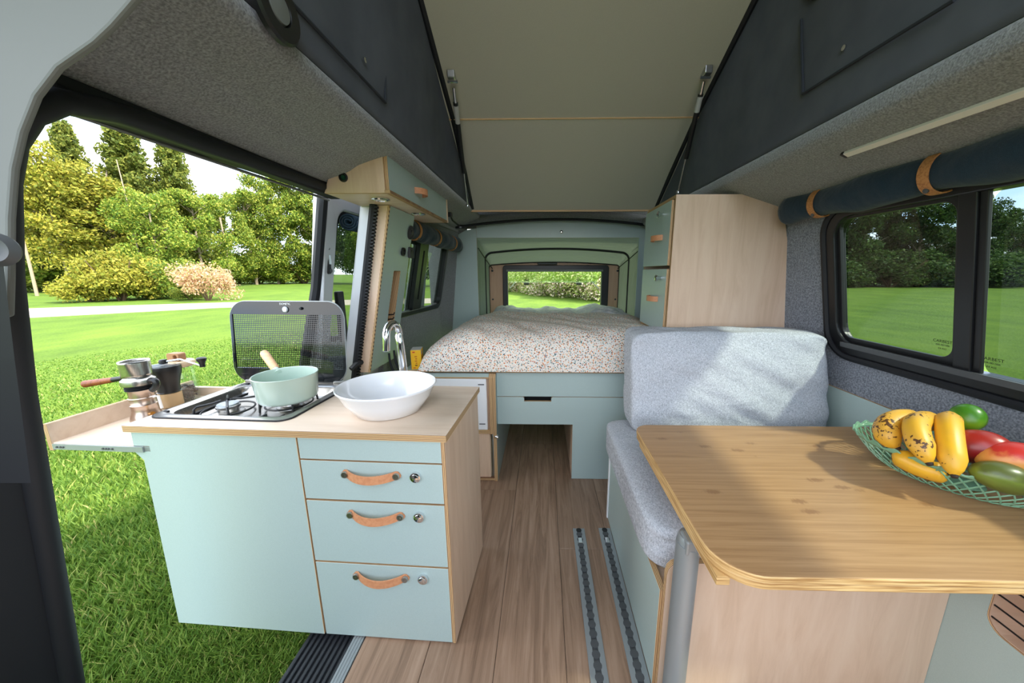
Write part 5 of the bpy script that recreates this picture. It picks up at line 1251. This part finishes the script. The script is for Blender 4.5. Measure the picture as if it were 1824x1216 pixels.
def leafmesh(name, centers, radii, per, size, mat, flat=1.0):
    cs = np.repeat(np.array(centers), per, 0); rs = np.repeat(np.array(radii), per, 0); n = len(cs)
    d = rng.normal(size=(n, 3)); d /= np.linalg.norm(d, axis=1)[:, None]; rad = rng.random(n)[:, None] ** .45
    pos = cs + d * rad * rs
    a = rng.normal(size=(n, 3)); a /= np.linalg.norm(a, axis=1)[:, None]; b = np.cross(a, rng.normal(size=(n, 3))); b /= np.linalg.norm(b, axis=1)[:, None]
    s = size * (.6 + .8 * rng.random(n))[:, None]
    V = np.stack([pos - a * s, pos + b * s * .55, pos + a * s, pos - b * s * .55], 1)
    me = bpy.data.meshes.new(name); me.vertices.add(n * 4); me.vertices.foreach_set('co', V.reshape(-1))
    me.loops.add(n * 4); me.loops.foreach_set('vertex_index', np.arange(n * 4, dtype=np.int32)); me.polygons.add(n); me.polygons.foreach_set('loop_start', np.arange(n, dtype=np.int32) * 4)
    me.update(calc_edges=True); me.materials.append(mat); return me
def tree_proto(kind, seed):
    """unit tree, 10 m tall; returns (foliage mesh, trunk mesh)"""
    r_ = np.random.default_rng(seed); cs, rs = [], []; br = MB()
    lean_ = r_.normal(size=2) * .25
    tp = [Vector((lean_[0] * t * t, lean_[1] * t * t, 10 * t * .95)) for t in np.linspace(0, 1, 9)]
    br.tube(tp, [.16 * (1 - .85 * t) + .015 for t in np.linspace(0, 1, 9)], 8)
    if kind == 'pine':
        for k in range(66):
            h = .12 + .86 * k / 66; R_ = 2.3 * (1 - h) ** .75 + .25; a = k * 2.4; q = R_ * (.55 + .45 * r_.random())
            c = np.array([math.cos(a) * q, math.sin(a) * q, 10 * h - .25 * q]); cs.append(c); rs.append((.80 * (1.2 - h) + .1, .80 * (1.2 - h) + .1, .42)); cs.append(c * np.array([.45, .45, 1])); rs.append((.6 * (1.2 - h) + .08, .6 * (1.2 - h) + .08, .4))
            br.tube([tp[0].lerp(tp[-1], min(.97, h)), Vector(c)], [.03, .01], 4)
    else:
        for k in range(60):
            h = (.22 if kind == 'tall' else .10) + (.76 if kind == 'tall' else .84) * r_.random(); R_ = (1.9 if kind == 'tall' else 3.0) * math.sqrt(max(.05, 1 - ((h - .55) / .52) ** 2)); a = r_.random() * 6.283; q = R_ * r_.random() ** .5
            c = np.array([math.cos(a) * q, math.sin(a) * q, 10 * h]); cs.append(c); w = .62 + .55 * r_.random(); rs.append((w, w, w * .75))
            if k % 2 == 0: br.tube([tp[0].lerp(tp[-1], max(.05, h - .12)), Vector(c)], [.045, .012], 4)
    return cs, rs, br
FOL = {}
def make_proto(key, kind, seed, mat, per, size):
    cs, rs, br = tree_proto(kind, seed); FOL[key] = (leafmesh('foliage', cs, rs, per, size, mat), br)
make_proto('green', 'round', 1, lf_green, 380, .115); make_proto('green2', 'round', 2, lf_green, 380, .11)
make_proto('yellow', 'tall', 3, lf_yellow, 260, .105); make_proto('pine', 'pine', 4, lf_pine, 190, .10); make_proto('pine2', 'pine', 9, lf_pine, 190, .10)
make_proto('dark', 'round', 5, lf_dark, 380, .12); make_proto('dark2', 'round', 6, lf_dark, 380, .12)
TRK = {}
for k_, (fm, br) in FOL.items():
    me = bpy.data.meshes.new('trunk'); me.from_pydata([tuple(q) for q in br.v], [], br.f); me.materials.append(m_bark); me.update(); TRK[k_] = me
def plant_tree(u, depth, height, key, label, wide=1.0, group=None, name='tree'):
    vt = 484.3 - (height - (EYE - GZ)) / depth * FPX; u = PPX + (u - PPX) * (3596 - 484.3) / (3596 - vt)
    d = ray(u, 484.3); d = d / (d @ _f); p = _c + d * depth
    t = thing(name, label, 'tree', (p[0], p[1], GZ), random.random() * 6.28, group)
    s = height / 10
    t.scale = (s * wide, s * wide, s)
    f = bpy.data.objects.new('foliage', FOL[key][0]); COL.objects.link(f); f.parent = t
    k = bpy.data.objects.new('trunk', TRK[key]); COL.objects.link(k); k.parent = t
    return t
def top(v, depth): return (484.3 - v) / FPX * depth + (EYE - GZ)
GL = 'trees beyond the gravel path'
plant_tree(20, 26, top(270, 26), 'yellow', 'thin yellow-green tree at the left edge of the doorway view', 1.0, GL)
plant_tree(62, 24, top(262, 24), 'yellow', 'slender yellow-green tree with a pale trunk near the left door edge', .8, GL)
plant_tree(112, 27, top(238, 27), 'pine', 'pointed conifer, leftmost of the three tall tops seen through the doorway', .75, GL)
plant_tree(165, 25, top(300, 25), 'yellow', 'yellow leafy tree between the two left conifer tops', 1.2, GL)
plant_tree(212, 27, top(230, 27), 'pine2', 'tallest pointed conifer in the middle of the doorway view', .95, GL)
plant_tree(255, 24, top(345, 24), 'green', 'low rounded green tree below the tallest conifer', .9, GL)
plant_tree(298, 29, top(250, 29), 'pine', 'pointed conifer, rightmost of the three tall tops seen through the doorway', .75, GL)
plant_tree(335, 28, top(345, 28), 'green2', 'rounded green tree right of the three conifers', .9, GL)
plant_tree(140, 32, top(330, 32), 'green', 'green tree filling the gap behind the left conifer', 1.2, GL)
plant_tree(250, 33, top(320, 33), 'green2', 'green tree filling the gap behind the tallest conifer', 1.1, GL)
plant_tree(385, 36, top(355, 36), 'green', 'distant green tree above the pink shrub', .9, GL)
plant_tree(432, 40, top(345, 40), 'green2', 'distant green tree beside the pale bare trunk', .8, GL)
plant_tree(470, 42, top(325, 42), 'green', 'distant tall green tree left of the sliding door edge', .75, GL)
plant_tree(515, 44, top(315, 44), 'green2', 'distant green tree just left of the sliding door seal', .75, GL)
plant_tree(560, 44, top(325, 44), 'green', 'distant green tree behind the sliding door seal', .75, GL)
plant_tree(620, 42, top(330, 42), 'dark', 'dark green tree seen through the sliding door window', .8, GL)
plant_tree(665, 40, top(360, 40), 'green', 'green tree behind the mint switch panel edge', .8, GL)
plant_tree(745, 34, top(380, 34), 'dark', 'dark tree seen through the rear left window above the path', .9, GL)
plant_tree(790, 36, top(380, 36), 'green', 'light green tree seen through the rear left window', .9, GL)
plant_tree(700, 30, top(400, 30), 'green2', 'green tree left of the rear left window view', .9, GL)
def shrub_proto(seed, mat, per, size):
    r_ = np.random.default_rng(seed); cs, rs = [], []
    for k in range(26):
        a = r_.random() * 6.283; q = .8 * r_.random() ** .5; h = .25 + .9 * r_.random() * (1 - .45 * q)
        cs.append((math.cos(a) * q, math.sin(a) * q, h)); w = .26 + .12 * r_.random(); rs.append((w, w, w))
    return leafmesh('foliage', cs, rs, per, size, mat)
m_stem = M('shrub_stem', srgb(96, 78, 56), .9)
def stems(seed):
    r_ = np.random.default_rng(seed); b = MB()
    for k in range(7):
        a = r_.random() * 6.283; b.tube([(0.05 * math.cos(a), .05 * math.sin(a), 0), (.3 * math.cos(a), .3 * math.sin(a), .5), (.55 * math.cos(a), .55 * math.sin(a), .95)], [.025, .018, .008], 5)
    me = bpy.data.meshes.new('stem'); me.from_pydata([tuple(q) for q in b.v], [], b.f); me.materials.append(m_stem); me.update(); return me
SH = {'yellow': shrub_proto(11, lf_yellow, 260, .042), 'green': shrub_proto(12, lf_green, 260, .042), 'pink': shrub_proto(13, lf_pink, 200, .036), 'flower': shrub_proto(14, lf_flower, 380, .026), 'flower2': shrub_proto(15, lf_flower, 380, .026), 'dark': shrub_proto(16, lf_dark, 320, .04)}
STM = stems(3)
def shrub(u, depth, vtop, key, label, wide=1.0, group='shrubs on the lawn'):
    d = ray(u, 484.3); d = d / (d @ _f); p = _c + d * depth; h = max(.5, top(vtop, depth))
    t = thing('shrub', label, 'shrub', (p[0], p[1], GZ), random.random() * 6.28, group); s = h / 1.15; t.scale = (s * wide, s * wide, s)
    for nm, me in (('foliage', SH[key]), ('stem', STM)):
        o = bpy.data.objects.new(nm, me); COL.objects.link(o); o.parent = t
shrub(150, 17, 485, 'yellow', 'bushy yellow-green shrub by the path, farthest left', 1.1)
shrub(205, 17.5, 450, 'yellow', 'yellow-green shrub with a tall crown beside the path', .8)
shrub(255, 19, 470, 'green', 'green shrub between the yellow shrub and the pink shrub', 1.1)
shrub(300, 19, 460, 'green', 'green shrub just left of the pink shrub', .9)
shrub(362, 17.5, 468, 'pink', 'pinkish autumn shrub beside the gravel path', .8)
shrub(330, 18, 510, 'green', 'low green shrub at the foot of the pink shrub', 1.2)
for k, (u, v) in enumerate(((110, 440), (60, 470), (420, 470), (460, 465), (500, 470), (540, 465))):
    shrub(u, 27 if u < 200 else 44, v, 'green', ('green undergrowth shrub under the left trees, %s' % ('beside the pale trunk' if k else 'below the left conifer')) if u < 200 else 'distant green shrub at the foot of the far trees, ' + {420: 'beside the broken trunk', 460: 'second from the broken trunk', 500: 'third from the broken trunk', 540: 'nearest the sliding door'}[u], 1.5)
# pale bare trunks
m_deadbark = M('pale_dead_bark', srgb(150, 134, 112), .9)
def bare(u, depth, v0, r, lab):
    d = ray(u, 484.3); d = d / (d @ _f); p = _c + d * depth; h = top(v0, depth)
    t = thing('bare_trunk', lab, 'tree trunk', (p[0], p[1], GZ))
    pts = [Vector((p[0] + .12 * math.sin(3 * q), p[1], GZ + h * q)) for q in np.linspace(0, 1, 8)]
    MB().tube(pts, [r * (1 - .5 * q) for q in np.linspace(0, 1, 8)], 8).build('stem', m_deadbark, t, smooth=True)
    for q, sx in ((.45, 1), (.62, -1), (.78, 1)): MB().tube([Vector((p[0], p[1], GZ + h * q)), Vector((p[0] + sx * .5, p[1] - .2, GZ + h * q + .4))], [r * .35, r * .12], 6).build('twig', m_bark, t)
bare(54, 21, 330, .08, 'pale bare trunk close to the left door edge')
bare(252, 24, 300, .05, 'tall thin pale trunk in front of the middle conifer')
bare(408, 32, 392, .11, 'short pale broken trunk above the lawn right of the pink shrub')
# rear hedge
k = 0
hl_ = ['flowering hedge shrub at the far left of the rear window view', 'flowering hedge shrub second from the left behind the rear window', 'flowering hedge shrub third from the left behind the rear window', 'flowering hedge shrub in the middle of the rear window view',
       'flowering hedge shrub just right of the middle of the rear window', 'flowering hedge shrub third from the right behind the rear window', 'flowering hedge shrub second from the right behind the rear window', 'flowering hedge shrub at the far right of the rear window view']
for k in range(8):
    u = 890 + k * 28; v = np.interp(u, [890, 1090], [514, 534]); dep = (EYE - GZ) * FPX / (v - 484.3)
    shrub(u, dep, 462 if k < 5 else 450, 'flower' if k % 2 else 'flower2', hl_[k], 1.25, 'flowering hedge behind the van')
for k, u in enumerate((905, 960, 1015, 1070)):
    plant_tree(u, 34, top(430, 34), 'green' if k % 2 else 'green2', ['far green tree behind the left of the flowering hedge', 'far green tree behind the flowering hedge, second from left', 'far green tree behind the flowering hedge, third from left', 'far green tree behind the right of the flowering hedge'][k], 1.1, 'trees behind the rear hedge')
# right side trees
rt_lab = ['dark tree at the left edge of the right window', 'dark tree second from the left in the right window', 'dark tree third from the left in the right window', 'dark tree in the middle of the right window', 'dark tree left of the window post', 'dark tree behind the window post', 'dark tree right of the window post', 'dark tree at the right frame edge']
for k, (u, dep, v) in enumerate(((1440, 36, 300), (1500, 38, 310), (1560, 37, 300), (1610, 39, 330), (1665, 37, 320), (1735, 40, 350), (1790, 42, 395), (1850, 40, 370))):
    plant_tree(u, dep, top(v, dep), 'dark' if k % 2 else 'dark2', rt_lab[k], .95, 'trees across the right lawn')
for k, u in enumerate((1455, 1500, 1545, 1590, 1635, 1680, 1725, 1770, 1815)):
    shrub(u, 34 + (k % 3), 455, 'dark', ['dark hedge shrub at the left edge of the right window', 'dark hedge shrub second from left in the right window', 'dark hedge shrub third from left in the right window', 'dark hedge shrub fourth from left in the right window', 'dark hedge shrub fifth from left in the right window', 'dark hedge shrub just left of the window post', 'dark hedge shrub behind the window post', 'dark hedge shrub just right of the window post', 'dark hedge shrub at the right picture edge'][k], 1.5, 'hedge across the right lawn')
